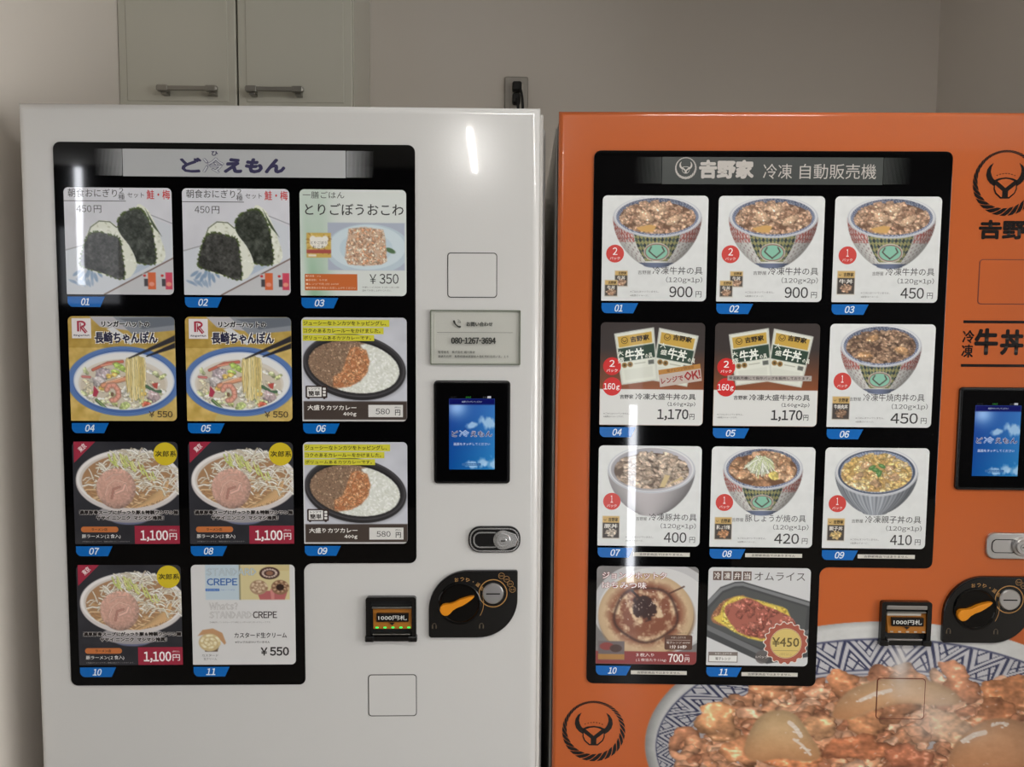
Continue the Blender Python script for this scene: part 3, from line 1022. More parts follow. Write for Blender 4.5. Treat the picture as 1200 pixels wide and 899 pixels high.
def art_okowa():
    c = Cv(150, 150, (208, 214, 208))
    g = np.exp(-((c.X - .18) / .12) ** 2) + .7 * np.exp(-((c.X - .02 - .1 * c.Y) / .06) ** 2)
    c.C = c.C - (g * .9)[..., None] * np.array([52, 22, 46.]) * (.4 + .7 * c.Y)[..., None]
    c.rect(.26, .31, .985, .758, (162, 172, 192))
    c.clip = ((c.X > .26) & (c.X < .985) & (c.Y > .31) & (c.Y < .758)).astype(float)
    c.ell(.64, .56, .40, .24, (176, 196, 208)); c.ell(.63, .54, .36, .21, (196, 214, 222)); c.ell(.62, .55, .25, .15, (182, 204, 216))
    c.ell(.85, .57, .05, .022, (66, 104, 60), .4)
    c.clip = None
    rng = random.Random(8)
    keep = Cv(150, 150, (0, 0, 0)); keep.poly([(.46, .37), (.60, .35), (.78, .375), (.80, .45), (.815, .67), (.76, .70), (.6, .715), (.45, .70), (.42, .64), (.44, .5)], (1, 1, 1), soft=2)
    c.C = c.C * (1 - keep.C) + np.array([206, 164, 130.]) * keep.C
    c.clip = np.clip(keep.C[..., 0], 0, 1)
    for i in range(330):
        x, y = rng.uniform(.42, .82), rng.uniform(.35, .72)
        c.blob(x, y, .017, .010, rng.uniform(0, 3), rng.choice([(224, 194, 164), (212, 164, 126), (200, 146, 108), (230, 206, 182), (168, 120, 90), (212, 142, 96)]), rng, .1, .1, .25)
    c.clip = None
    c.rect(.06, .407, .29, .64, (206, 164, 58))
    for i in range(60):
        c.ell(rng.uniform(.07, .28), rng.uniform(.415, .6), .016, .006, rng.choice([(150, 96, 40), (222, 190, 90), (176, 120, 40)]), rng.uniform(0, 3))
    c.ell(.175, .50, .085, .055, (232, 226, 212)); c.ell(.12, .465, .03, .03, (232, 226, 212)); c.ell(.235, .465, .03, .03, (232, 226, 212))
    c.rect(.06, .565, .29, .60, (176, 66, 56)); c.rect(.075, .61, .15, .63, (230, 214, 190))
    return c


def ink_okowa():
    k = Ink()
    k.sec = 'title_lettering'
    k.text('一膳ごはん', .03, .02, .42, .085, (66, 66, 62)); k.text('とりごぼうおこわ', .05, .13, .975, .24, (52, 52, 50), .008)
    k.sec = 'pouch_lettering'
    k.text('とりごぼう', .10, .485, .25, .515, (60, 46, 36), res=1); k.text('おこわ', .115, .525, .235, .555, (60, 46, 36), res=1)
    k.sec = 'caption_panel'
    k.rect(.04, .795, .535, .95, (196, 104, 52))
    for i, t in enumerate(('■内容量：160g', '■原材料：もち米', '■レンジで約 2分 600W', '■解凍後はお早めにお召し上がりください')):
        k.text(t, .05, .805 + .037 * i, (.19, .25, .36, .52)[i], .826 + .037 * i, (236, 206, 180), lv=1, res=1)
    k.sec = 'price_lettering'
    k.text('￥', .65, .795, .715, .885, (56, 56, 54)); k.text('350', .745, .79, .925, .885, (50, 50, 50), .006)
    k.sec = 'fine_print'
    k.text('冷凍レンジ 500W で 2分～3分 30秒', .58, .91, .93, .926, (110, 108, 104), res=1)
    k.text('温めてお召し上がりください。', .58, .94, .86, .957, (110, 108, 104), res=1)
    return k


def art_champon():
    c = Cv(150, 150, (208, 170, 76))
    c.C = c.C + (c.noise(26, 10, 4) - 26 * (c.Y < .3))[..., None]
    c.C -= (np.clip(.45 - c.X, 0, 1) * 34)[..., None] * np.array([.3, .6, 1.])
    c.poly([(.2, 0), (.5, 0), (.62, .14), (.3, .1)], (176, 172, 178)); c.poly([(.42, 0), (1, 0), (1, .13), (.6, .17)], (126, 132, 142))
    c.poly([(.48, .02), (1, .0), (1, .08), (.7, .12)], (92, 100, 112)); c.poly([(.42, .10), (.62, .24), (.58, .27), (.36, .12)], (206, 206, 208))
    c.ell(.52, 1.02, .26, .12, (206, 190, 140)); c.ell(.52, .98, .25, .12, (196, 170, 84))
    c.ell(.51, .62, .535, .335, (64, 104, 178))
    for q in (.985, .955, .925):
        c.ell(.51, .62, .535 * q, .335 * q, (92, 132, 200)); c.ell(.51, .62, .535 * (q - .014), .335 * (q - .014), (56, 96, 172))
    c.ell(.51, .615, .475, .28, (196, 206, 222)); c.ell(.51, .62, .462, .272, (226, 226, 224))
    c.ell(.50, .64, .42, .235, (214, 204, 188)); c.ell(.50, .655, .40, .215, (206, 192, 168))
    c.clip = c.emask(.5, .63, .43, .26)[0]
    rng = random.Random(11)
    for i in range(70):
        x = rng.uniform(.12, .88); y = rng.uniform(.50, .84)
        c.blob(x, y, .04, .022, rng.uniform(-1, 1), rng.choice([(226, 220, 204), (196, 204, 142), (222, 214, 196), (210, 196, 160), (190, 200, 120)]), rng, .2, .3, .35)
    c.blob(.31, .55, .085, .06, -.4, (178, 160, 166), rng, .2, .4, .4)
    c.blob(.27, .62, .06, .05, .3, (196, 186, 184), rng, .2, .4, .4)
    c.curve([(.22, .51), (.36, .445), (.50, .43)], .03, (206, 96, 72)); c.curve([(.30, .47), (.44, .445)], .02, (226, 140, 110))
    c.curve([(.12, .575), (.19, .58)], .024, (210, 110, 104))
    for (x, y, q) in ((.46, .47, .05), (.50, .50, .045), (.43, .53, .04)):
        c.blob(x, y, q, q * .6, .3, (170, 200, 78), rng, .15, .4, .35)
    for (x, y) in ((.37, .57), (.42, .555), (.30, .685), (.66, .66), (.69, .74)):
        c.blob(x, y, .03, .024, 0, (226, 184, 78), rng, .1, .4, .3)
    c.curve([(.31, .66), (.42, .62), (.56, .585)], .05, (222, 142, 100)); c.curve([(.34, .63), (.5, .58)], .012, (240, 190, 150))
    c.poly([(.225, .66), (.27, .72), (.245, .77), (.21, .76)], (186, 44, 70))
    c.curve([(.245, .80), (.33, .88)], .03, (74, 110, 62)); c.curve([(.25, .80), (.34, .885)], .010, (140, 168, 96))
    c.curve([(.72, .665), (.80, .72), (.85, .715)], .03, (66, 104, 70))
    c.poly([(.77, .64), (.83, .63), (.82, .69), (.79, .68)], (196, 66, 56))
    # prawn
    c.curve([(.345, .70), (.365, .66), (.415, .655), (.45, .70), (.455, .76), (.42, .80), (.39, .80)], .052, (222, 146, 122))
    for a in range(7):
        an = -2.4 + a * .65
        c.curve([(.40 + .035 * math.cos(an), .73 + .04 * math.sin(an)), (.40 + .072 * math.cos(an), .73 + .078 * math.sin(an))], .006, (206, 106, 84), shade=False)
    c.ell(.395, .745, .016, .022, (120, 84, 60))
    c.blob(.57, .84, .08, .04, .1, (216, 206, 178), rng, .1, .3, .3); c.blob(.51, .855, .055, .035, -.3, (180, 196, 110), rng, .1, .3, .3)
    c.blob(.72, .85, .055, .036, .1, (206, 84, 60), rng, .1, .5, .35)
    c.blob(.79, .77, .075, .05, .5, (186, 160, 162), rng, .2, .4, .4)
    c.clip = None
    # noodles lifted by chopsticks
    for i in range(26):
        x0 = .545 + .0062 * i + rng.uniform(-.004, .004)
        pts = [(.60 + (x0 - .60) * 1.05, .375 + .004 * abs(i - 13) * .5)]
        ln = rng.uniform(.66, .84)
        for j in range(1, 7):
            t = j / 6
            pts.append((x0 + (i - 13) * .0012 * math.sin(t * 3) + rng.uniform(-.006, .006), .37 + (ln - .37) * t))
        c.curve(pts, rng.uniform(.010, .015), rng.choice([(230, 206, 122), (216, 188, 98), (238, 220, 150), (204, 172, 88)]))
    c.poly([(.555, .395), (.56, .405), (1.0, .235), (1.0, .175)], (38, 36, 42)); c.poly([(.72, .375), (.73, .385), (1.0, .30), (1.0, .245)], (34, 32, 38))
    return c


def ink_champon():
    k = Ink()
    k.sec = 'shop_emblem'
    k.rect(.035, .02, .215, .21, (226, 220, 220))
    R = (168, 44, 66)
    # double-lined letter R
    k.rect(.085, .045, .105, .145, R, 1); k.ringp(.125, .075, .042, .032, .018, R, 1, -PI / 2, PI / 2, 14); k.rect(.10, .043, .128, .059, R, 1)
    k.rect(.112, .065, .121, .145, R, 1); k.line(.115, .10, .165, .16, .016, R, 1); k.line(.135, .095, .178, .15, .010, R, 1)
    k.text('RingerHut', .052, .172, .20, .195, (40, 34, 60), .03, lv=1, res=1)
    k.sec = 'title_lettering'
    k.text('リンガーハットの', .315, .045, .765, .10, (34, 30, 36), .06, lv=1, halo=(232, 232, 228), hb=.09)
    k.text('長崎ちゃんぽん', .25, .145, .835, .255, (40, 38, 66), .035, lv=3, halo=(236, 236, 232), hb=.08)
    k.sec = 'price_lettering'
    k.text('￥', .735, .905, .79, .965, (84, 70, 52), .02); k.text('550', .815, .905, .96, .965, (84, 70, 52), .03)
    return k


def art_curry():
    c = Cv(150, 150, (188, 190, 200))
    c.C = c.C + c.noise(10, 5, 9)[..., None]
    rot = .16
    c.ell(.50, .49, .50, .31, (128, 128, 136), rot, soft=5, op=.7)
    c.ell(.50, .475, .495, .315, (38, 36, 38), rot); c.ell(.50, .462, .48, .295, (78, 76, 80), rot); c.ell(.50, .462, .472, .287, (46, 44, 46), rot)
    c.ell(.50, .47, .45, .262, (30, 28, 30), rot)
    full = c.emask(.495, .475, .435, .245, rot)[0]
    rng = random.Random(21)
    c.clip = full * (c.X < .62)
    c.rect(0, 0, 1, 1, (138, 104, 78))
    for i in range(420):
        x, y = rng.uniform(.04, .58), rng.uniform(.22, .72)
        c.blob(x, y, .013, .008, rng.uniform(0, 3), rng.choice([(156, 120, 90), (140, 104, 76), (172, 138, 106), (128, 96, 70), (162, 124, 90)]), rng, .2, .3, .25)
    # rice on the right
    c.clip = full * np.clip((c.X - .46 - .16 * (c.Y - .3) * -1 - .25 * (.7 - c.Y) * .2) / .02, 0, 1)
    keep = Cv(150, 150, (0, 0, 0)); keep.poly([(.56, .26), (.66, .25), (1, .35), (1, .8), (.34, .8), (.34, .68), (.55, .62), (.63, .45)], (1, 1, 1), soft=3)
    c.clip = full * keep.C[..., 0]
    c.rect(0, 0, 1, 1, (216, 218, 206))
    for i in range(620):
        x, y = rng.uniform(.33, .96), rng.uniform(.24, .74)
        c.ell(x, y, .013, .0065, rng.choice([(236, 238, 228), (226, 228, 216), (204, 206, 188), (242, 243, 236), (214, 216, 202)]), rng.uniform(0, 3))
    c.clip = None
    # cutlet
    keep = Cv(150, 150, (0, 0, 0)); keep.poly([(.46, .30), (.52, .28), (.61, .31), (.645, .42), (.62, .53), (.56, .60), (.46, .66), (.36, .675), (.30, .66), (.30, .57), (.38, .52), (.42, .42)], (1, 1, 1), soft=2.5)
    c.clip = keep.C[..., 0]
    c.rect(0, 0, 1, 1, (190, 108, 58))
    for i in range(300):
        x, y = rng.uniform(.28, .66), rng.uniform(.28, .68)
        c.blob(x, y, .016, .011, rng.uniform(0, 3), rng.choice([(218, 146, 92), (206, 128, 74), (188, 108, 62), (226, 162, 112), (212, 136, 82)]), rng, .25, .15, .3)
    for d in (.42, .52, .60):
        c.curve([(.33, d + .06), (.62, d - .1)], .008, (140, 70, 36), op=.5, shade=False)
    c.clip = None
    c.rect(.0, .805, 1, 1, (62, 50, 44)); c.rect(0, .985, 1, 1, (206, 204, 200)); c.rect(0, 0, .012, 1, (206, 206, 206))
    return c


def ink_curry():
    k = Ink()
    k.sec = 'caption_panel'
    Yc = (206, 200, 60)
    for (r, t, b, s_) in ((.835, .022, .088, 'ジューシーなトンカツをトッピングし、'), (.78, .096, .158, 'コクのあるカレールーをかけました。'), (.69, .166, .224, 'ボリュームあるカツカレーです。')):
        k.rect(.012, t, r, b, Yc); k.text(s_, .022, t + .012, r - .03, b - .012, (62, 56, 30), .02, lv=1, res=1)
    k.sec = 'microwave_icon'
    k.rr(.032, .655, .24, .775, .012, (58, 46, 42)); k.rr(.048, .668, .185, .762, .004, (226, 224, 220), 1)
    for y in (.675, .705, .735): k.rr(.197, y, .225, y + .022, .004, (226, 224, 220), 1)
    k.rect(.05, .775, .07, .785, (58, 46, 42)); k.rect(.20, .775, .22, .785, (58, 46, 42))
    k.text('レンジで', .06, .675, .17, .695, (60, 50, 46), .02, lv=2, res=1); k.text('簡単', .06, .705, .17, .755, (50, 42, 38), .03, lv=2, res=1)
    k.sec = 'title_lettering'
    k.text('大盛りカツカレー', .05, .842, .515, .892, (236, 232, 226), .022, lv=1, res=1)
    k.text('400g', .39, .91, .515, .955, (230, 226, 220), .03, lv=1, res=1)
    k.sec = 'price_panel'
    k.rect(.63, .84, .96, .958, (214, 212, 208), 1); k.text('580', .70, .875, .835, .93, (58, 56, 56), .005, lv=2)
    k.text('円', .885, .885, .935, .94, (50, 48, 48), .02, lv=2, res=1); k.text('(税込)', .88, .855, .94, .873, (70, 68, 66), lv=2, res=1)
    return k


def art_ramen():
    c = Cv(150, 150, (38, 38, 44))
    c.C += c.noise(8, 4, 5)[..., None]
    c.ell(.52, .76, .17, .05, (92, 98, 130)); c.ell(.52, .70, .30, .09, (150, 144, 146))
    c.ell(.53, .385, .505, .305, (206, 196, 192)); c.ell(.53, .36, .50, .285, (228, 222, 218)); c.ell(.53, .37, .47, .262, (206, 196, 186))
    full = c.emask(.53, .385, .45, .262)[0]
    c.clip = full
    c.ell(.53, .385, .45, .262, (168, 118, 74))
    rng = random.Random(31)
    for i in range(90):
        x = rng.uniform(.1, .96); y = rng.uniform(.36, .64); a = rng.uniform(-.5, .5)
        l = rng.uniform(.06, .14)
        c.curve([(x - l, y + a * l), (x, y - .02), (x + l, y - a * l)], .016, rng.choice([(206, 158, 104), (190, 138, 86), (218, 176, 124), (176, 122, 74)]))
    for i in range(12):
        t = i / 12
        c.curve([(.55 + .3 * t, .66 - .1 * t), (.66 + .24 * t, .60 - .14 * t), (.78 + .14 * t, .50 - .12 * t)], .018, (216, 164, 104))
    c.clip = None
    for i in range(230):
        a = rng.uniform(-1, 1); y = rng.uniform(.09, .50)
        wd = .10 + .38 * min(1, (y - .05) / .3)
        x = .56 + a * wd + .03
        if y > .46 and x < .5: continue
        an = rng.uniform(-1.2, 1.2); l = rng.uniform(.03, .06)
        c.curve([(x - l * math.cos(an), y - l * math.sin(an)), (x, y - .012), (x + l * math.cos(an), y + l * math.sin(an))], rng.uniform(.009, .017), rng.choice([(226, 220, 206), (212, 200, 178), (234, 230, 220), (198, 182, 154), (222, 214, 190)]))
    for i in range(26):
        x = rng.uniform(.33, .80); y = .14 + .42 * max(0, (x - .5)) * 1.2 + rng.uniform(-.03, .06)
        an = rng.uniform(.2, 1.4); l = rng.uniform(.03, .07)
        c.curve([(x, y), (x + l * .3, y + l), (x + l * .7, y + l * 1.4)], .015, rng.choice([(200, 206, 96), (186, 196, 84), (216, 214, 130)]))
    c.blob(.405, .455, .19, .195, 0, (212, 158, 136), rng, .012, .1, .25)
    c.ell(.40, .45, .155, .16, (200, 140, 120), op=.6, soft=6)
    c.curve([(.30, .52), (.33, .42), (.40, .37), (.50, .40), (.51, .48)], .012, (224, 172, 150)); c.curve([(.36, .55), (.38, .46), (.44, .44)], .02, (178, 114, 98))
    c.curve([(.40, .50), (.47, .47), (.49, .42)], .03, (222, 166, 146)); c.curve([(.31, .37), (.38, .32), (.46, .32)], .01, (218, 168, 150))
    return c


def ink_ramen(full_circle):
    k = Ink()
    k.sec = 'corner_ribbon'
    k.poly([(.015, 0), (.22, 0), (.015, .205)], (158, 44, 66))
    k.text('東京', .055, .03, .135, .085, (240, 222, 222), .02, rot=-.75, lv=1, res=1)
    k.sec = 'round_badge'
    cx = .88
    k.poly([(max(0, min(x, 1.0)), max(y, 0.003)) for x, y in circ(cx, .118, .112, 40)], (208, 184, 42))
    k.text('次郎系', .785, .088, .985, .145, (44, 40, 26), .02, lv=1, res=1)
    k.sec = 'caption_lettering'
    k.text('濃厚豚骨スープにがっつり豚＆特製ワシワシ麺', .05, .668, .99, .708, (30, 24, 22), .065, lv=1, halo=(214, 208, 204), hb=.09, res=1)
    k.text('ヤサイ ニンニク  マシマシ推奨！', .21, .722, .85, .762, (30, 24, 22), .065, lv=3, halo=(214, 208, 204), hb=.09, res=1)
    k.sec = 'name_pill'
    k.rr(.06, .828, .415, .884, .027, (192, 112, 62)); k.text('ラーメン店', .16, .842, .31, .87, (60, 40, 28), .02, lv=1, res=1)
    k.sec = 'title_lettering'
    k.text('豚ラーメン(２食入)', .067, .903, .435, .948, (222, 220, 218), .008, lv=1, res=1)
    k.text('※写真はイメージです。価格は変わることがあります。', .07, .968, .53, .982, (150, 148, 148), lv=1, res=1)
    k.sec = 'price_panel'
    k.rect(.57, .82, 1, .998, (152, 42, 62)); k.text('1,100', .625, .865, .888, .975, (240, 230, 230), .028, lv=1, res=2)
    k.text('円', .902, .893, .972, .958, (240, 230, 230), .012, lv=1, res=1); k.text('(税込)', .90, .855, .97, .875, (232, 210, 210), lv=1, res=1)
    return k


def roll(c, cx, cy, r, pal, seed, dark=None):
    rng = random.Random(seed)
    c.ell(cx, cy, r, r * .85, pal[0])
    for i in range(70):
        t = i / 70
        a = t * 13; q = r * (.15 + .78 * t)
        c.ell(cx + q * math.cos(a), cy + q * .82 * math.sin(a), r * .13, r * .10, pal[1 + (i // 2) % (len(pal) - 1)])
    if dark: c.ell(cx, cy, r * .45, r * .38, dark)


def art_crepe():
    c = Cv(150, 150, (206, 204, 202))
    c.rect(.137, 0, .47, .348, (176, 196, 208)); c.rect(.47, 0, .95, .348, (206, 188, 126)); c.rect(.462, 0, .475, .348, (128, 122, 90))
    c.rect(.72, 0, .95, .06, (198, 176, 110))
    c.poly([(.63, .26), (.93, .26), (.90, .348), (.66, .348)], (184, 84, 84)); c.poly([(.76, .24), (.80, .24), (.80, .348), (.77, .348)], (210, 120, 112))
    c.ell(.757, .084, .098, .062, (64, 34, 32))
    rng = random.Random(2)
    for i in range(16):
        a = i * .4; c.ell(.757 + .065 * math.cos(a), .084 + .038 * math.sin(a), .012, .008, (206, 180, 160))
    c.ell(.757, .084, .035, .022, (140, 90, 66))
    roll(c, .65, .225, .086, [(166, 128, 94), (214, 186, 150), (146, 104, 72), (198, 166, 128)], 1)
    roll(c, .857, .225, .086, [(140, 96, 64), (196, 156, 116), (120, 76, 50)], 2, (44, 24, 20))
    c.poly([(.11, .80), (.26, .80), (.24, .868), (.12, .868)], (90, 66, 48))
    c.poly([(.05, .71), (.10, .65), (.20, .635), (.29, .68), (.325, .78), (.31, .80), (.26, .74), (.18, .69), (.10, .70)], (190, 134, 84))
    roll(c, .165, .775, .105, [(196, 168, 110), (224, 206, 156), (206, 180, 116), (232, 220, 180)], 3)
    return c


def outline_text(k, s, l, t, r, b, col, bg, lv=0):
    k.text(s, l, t, r, b, col, .035, lv=lv, res=1); k.text(s, l, t + .001, r, b - .001, bg, .005, lv=lv + 1, res=1)


def ink_crepe():
    k = Ink()
    k.sec = 'title_lettering'
    outline_text(k, 'STANDARD', .147, .034, .63, .106, (150, 158, 166), (184, 198, 204))
    k.text('CREPE', .153, .135, .446, .204, (62, 104, 168), .03, res=2)
    k.sec = 'title_rule'
    k.rect(.137, .236, .272, .262, (74, 118, 184)); k.text('スタンダードクレープ', .145, .243, .265, .256, (210, 220, 235), lv=1, res=1)
    k.text('冷凍クレープの専門店', .285, .243, .42, .256, (110, 140, 190), lv=1, res=1)
    k.sec = 'caption_lettering'
    outline_text(k, "Whats?", .168, .373, .446, .446, (160, 156, 154), (206, 204, 202))
    outline_text(k, 'STANDARD', .168, .465, .583, .533, (160, 156, 154), (206, 204, 202))
    k.text('CREPE', .59, .465, .822, .533, (66, 56, 56), .025)
    k.text('冷凍販売しているクレープで1本に１つずつスタンダードクレープです。', .168, .565, .763, .582, (130, 126, 124), res=1)
    k.text('カスタード生クリーム', .408, .677, .915, .73, (48, 42, 42), .02, res=1)
    k.text('※ワッフルはついていません', .414, .762, .75, .784, (70, 64, 64), .02, res=1)
    k.sec = 'price_lettering'
    k.text('￥', .66, .828, .725, .908, (44, 40, 40), .03, res=1); k.text('550', .75, .824, .933, .91, (44, 40, 40), .04)
    k.sec = 'fine_print'
    k.text('カスタード', .09, .893, .246, .918, (96, 88, 84), res=1); k.text('生クリーム', .105, .928, .232, .952, (96, 88, 84), res=1)
    return k


def art_pouches():
    c = Cv(150, 150, (56, 48, 46))
    t = np.clip((c.Y - .25) / .4, 0, 1)[..., None]
    c.C = c.C * (1 - t) + np.array([150, 82, 48.]) * t - np.abs(c.X - .55)[..., None] * 30 * t
    c.rect(0, .648, 1, 1, (218, 218, 214))

    def pouch(P):
        P = [np.array(p) for p in P]

        def at(u, v): return tuple((P[0] * (1 - u) + P[1] * u) * (1 - v) + (P[3] * (1 - u) + P[2] * u) * v)
        c.poly([at(0, 0), at(1, 0), at(1, 1), at(0, 1)], (204, 206, 194)); c.poly([at(.05, .03), at(.95, .03), at(.95, .97), at(.05, .97)], (220, 222, 208))
        c.poly([at(.07, .07), at(.93, .07), at(.93, .28), at(.07, .28)], (200, 158, 60))
        c.poly([at(.04, .30), at(.97, .30), at(.97, .56), at(.04, .56)], (44, 66, 52))
        for (u, v) in ((.15, .63), (.30, .63)):
            x, y = at(u, v); c.ell(x, y, .026, .026, (150, 112, 50)); c.ell(x, y, .012, .012, (70, 56, 36))
        a, b2, d, e = at(.78, .60), at(.93, .60), at(.93, .68), at(.78, .68); c.poly([a, b2, d, e], (96, 100, 92))
        c.curve([at(.42, .63), at(.7, .63)], .006, (150, 150, 130), shade=False)
        c.poly([at(.12, .72), at(.88, .72), at(.88, .92), at(.12, .92)], (212, 214, 200))
    pouch([(.56, .05), (.94, .125), (.84, .62), (.50, .56)])
    pouch([(.13, .11), (.51, .045), (.56, .555), (.21, .607)])
    return c


def ink_pouches(stamp):
    k = Ink()
    k.sec = 'pouch_lettering'
    for (l, t, rot) in ((.0, .0, -.165), (.415, .0, .185)):
        cx = .335 if l == 0 else .745
        dy = 0
        mini_logo(k, cx - .105, .155 + (.02 if l == 0 else -.015), .035, .03, (66, 48, 26), 1)
        k.ringp(cx - .105, .155 + (.02 if l == 0 else -.015), .033, .033, .005, (66, 48, 26), 1)
        k.text('吉野家', cx - .05, .125, cx + .13, .18, (48, 40, 30), .04, rot=rot * .9, lv=1, res=1)
        k.text('大', cx - .17, .235 + (.04 if l == 0 else -.04), cx - .115, .285 + (.04 if l == 0 else -.04), (232, 234, 222), .02, rot=rot, lv=1, res=1)
        k.text('盛', cx - .165, .30 + (.04 if l == 0 else -.04), cx - .105, .35 + (.04 if l == 0 else -.04), (232, 234, 222), .02, rot=rot, lv=1, res=1)
        k.text('牛丼', cx - .095, .255, cx + .085, .36, (236, 238, 228), .035, rot=rot, lv=1, res=1)
        k.text('の具', cx + .095, .31 + (-.015 if l == 0 else .03), cx + .165, .355 + (-.015 if l == 0 else .03), (232, 234, 222), .02, rot=rot, lv=1, res=1)
    k.sec = 'pack_badge'
    R = (206, 46, 44)
    k.ell(.115, .425, .087, .087, R); k.text('2', .09, .365, .14, .43, (245, 240, 238), .02, lv=1); k.text('パック', .062, .452, .168, .482, (245, 235, 232), .02, lv=1, res=1)
    k.ell(.118, .622, .090, .090, R); k.text('160', .038, .59, .148, .652, (246, 242, 240), .02, lv=1); k.text('g', .158, .612, .192, .66, (246, 242, 240), .02, lv=1, res=1)
    k.sec = 'notice_stamp'
    if stamp:
        k.poly([(.56, .46), (.96, .395), (.98, .56), (.58, .625)], (196, 182, 172), 2)
        k.poly([(.56, .46), (.96, .395), (.966, .44), (.566, .505)], (186, 132, 66), 3)
        k.text('電子レンジ調理用', .64, .432, .90, .462, (140, 96, 50), .02, rot=-.165, lv=4, res=1)
        k.text('レンジで', .59, .522, .80, .578, (150, 50, 50), .03, rot=-.165, lv=4, res=1)
        k.text('OK!', .81, .465, .965, .55, (160, 44, 44), .04, rot=-.165, lv=4, res=1)
    else:
        k.rect(.13, .505, .935, .556, (176, 168, 162), 2)
        k.text('常温販売機にて保存バッグを販売しております。', .145, .515, .925, .545, (60, 54, 52), .015, lv=3, res=1)
    k.sec = 'title_lettering'
    k.text('吉野家', .195, .70, .325, .742, (62, 58, 56), .02, res=1); k.text('冷凍大盛牛丼の具', .345, .688, .925, .748, INKC, .012)
    k.text('(160g×2p)', .655, .768, .925, .818, (60, 58, 58), .008, res=1)
    k.sec = 'price_lettering'
    k.text('1,170', .56, .84, .86, .95, (48, 46, 46), .022); k.text('円', .87, .885, .918, .94, (52, 50, 50), .01, res=1)
    k.sec = 'fine_print'
    k.text('※ごはんはついていません。', .04, .878, .29, .895, (90, 88, 88), res=1); k.text('※画像はイメージです。', .04, .908, .235, .925, (90, 88, 88), res=1)
    return k


def art_hotteok():
    c = Cv(150, 150, (120, 116, 114))
    c.C += c.noise(14, 5, 6)[..., None]
    c.ell(.58, .42, .62, .48, (186, 184, 184)); c.ell(.58, .45, .56, .44, (206, 204, 202))
    rng = random.Random(17)
    c.ell(.50, .52, .475, .42, (150, 116, 84), soft=4)
    m_, u, v, r = c.emask(.49, .49, .47, .42)
    th = np.arctan2(v, u)
    nz = c.noise(1.0, 16, 12)
    base = np.array([222, 186, 140.]) - (np.clip(r - .75, 0, 1) * 120)[..., None]
    burn = np.clip(.78 + .9 * np.sin(r * 19 + .6 * np.sin(th * 3)) * .5 + nz * 1.4, 0, 1) * np.clip((.92 - r) / .22, 0, 1) * np.clip(1.35 - v * .9, 0, 1)
    burn = np.clip(burn, 0, 1)[..., None]
    col = base * (1 - burn) + np.array([138, 70, 42.]) * burn
    ringd = np.exp(-((r - .66 - .02 * np.sin(th * 5)) / .035) ** 2)[..., None]
    col = col * (1 - .8 * ringd) + np.array([66, 34, 26.]) * .8 * ringd
    hole = np.clip((.30 - np.hypot(u + .05, v + .18) + nz * .12) / .05, 0, 1)[..., None]
    col = col * (1 - hole) + np.array([56, 26, 22.]) * hole
    k = m_[..., None]; c.C = c.C * (1 - k) + np.clip(col, 0, 255) * k
    for i in range(30):
        x, y = rng.gauss(.47, .1), rng.gauss(.40, .07)
        c.ell(x, y, .006, .003, (236, 216, 196), rng.uniform(0, 3))
    c.curve([(.72, .27), (.86, .2)], .015, (90, 46, 34)); c.curve([(.35, .25), (.45, .35), (.5, .42)], .02, (52, 24, 20))
    c.rect(0, .868, 1, 1, (150, 50, 50))
    c.rect(.025, .766, .285, .96, (110, 96, 96)); c.ell(.11, .82, .07, .04, (150, 60, 56)); c.ell(.20, .84, .06, .04, (80, 56, 50)); c.rect(.025, .90, .285, .955, (180, 120, 50))
    return c


def ink_hotteok():
    k = Ink()
    k.sec = 'title_lettering'
    k.text('ジョンノホットク', .055, .06, .685, .128, (236, 228, 226), .025, lv=0, halo=(132, 34, 38), hb=.06)
    k.text('はちみつ味', .055, .158, .49, .226, (236, 228, 226), .025, lv=2, halo=(132, 34, 38), hb=.06)
    k.sec = 'heating_panel'
    k.rr(.68, .695, .955, .848, .02, (96, 66, 54)); k.text('お召し上がり方', .745, .71, .89, .73, (226, 214, 204), lv=1, res=1); k.rect(.70, .745, .935, .749, (200, 180, 170), 1)
    k.text('電子レンジ 600W', .70, .762, .935, .785, (230, 220, 212), lv=1, res=1); k.text('1分 50秒', .735, .798, .90, .835, (240, 232, 226), .02, lv=1, res=1)
    k.sec = 'fine_print'
    k.text('※画像はイメージです', .80, .668, .965, .682, (90, 76, 66), res=1)
    k.text('３枚入り', .40, .885, .58, .922, (238, 226, 222), .01, res=1); k.text('(１枚当たり110g)', .40, .94, .70, .975, (238, 226, 222), .005, res=1)
    k.sec = 'price_lettering'
    k.text('700', .72, .89, .87, .975, (244, 236, 232), .03); k.text('円', .885, .925, .93, .972, (244, 236, 232), .02, res=1); k.text('(税込)', .885, .895, .93, .912, (230, 210, 206), res=1)
    return k


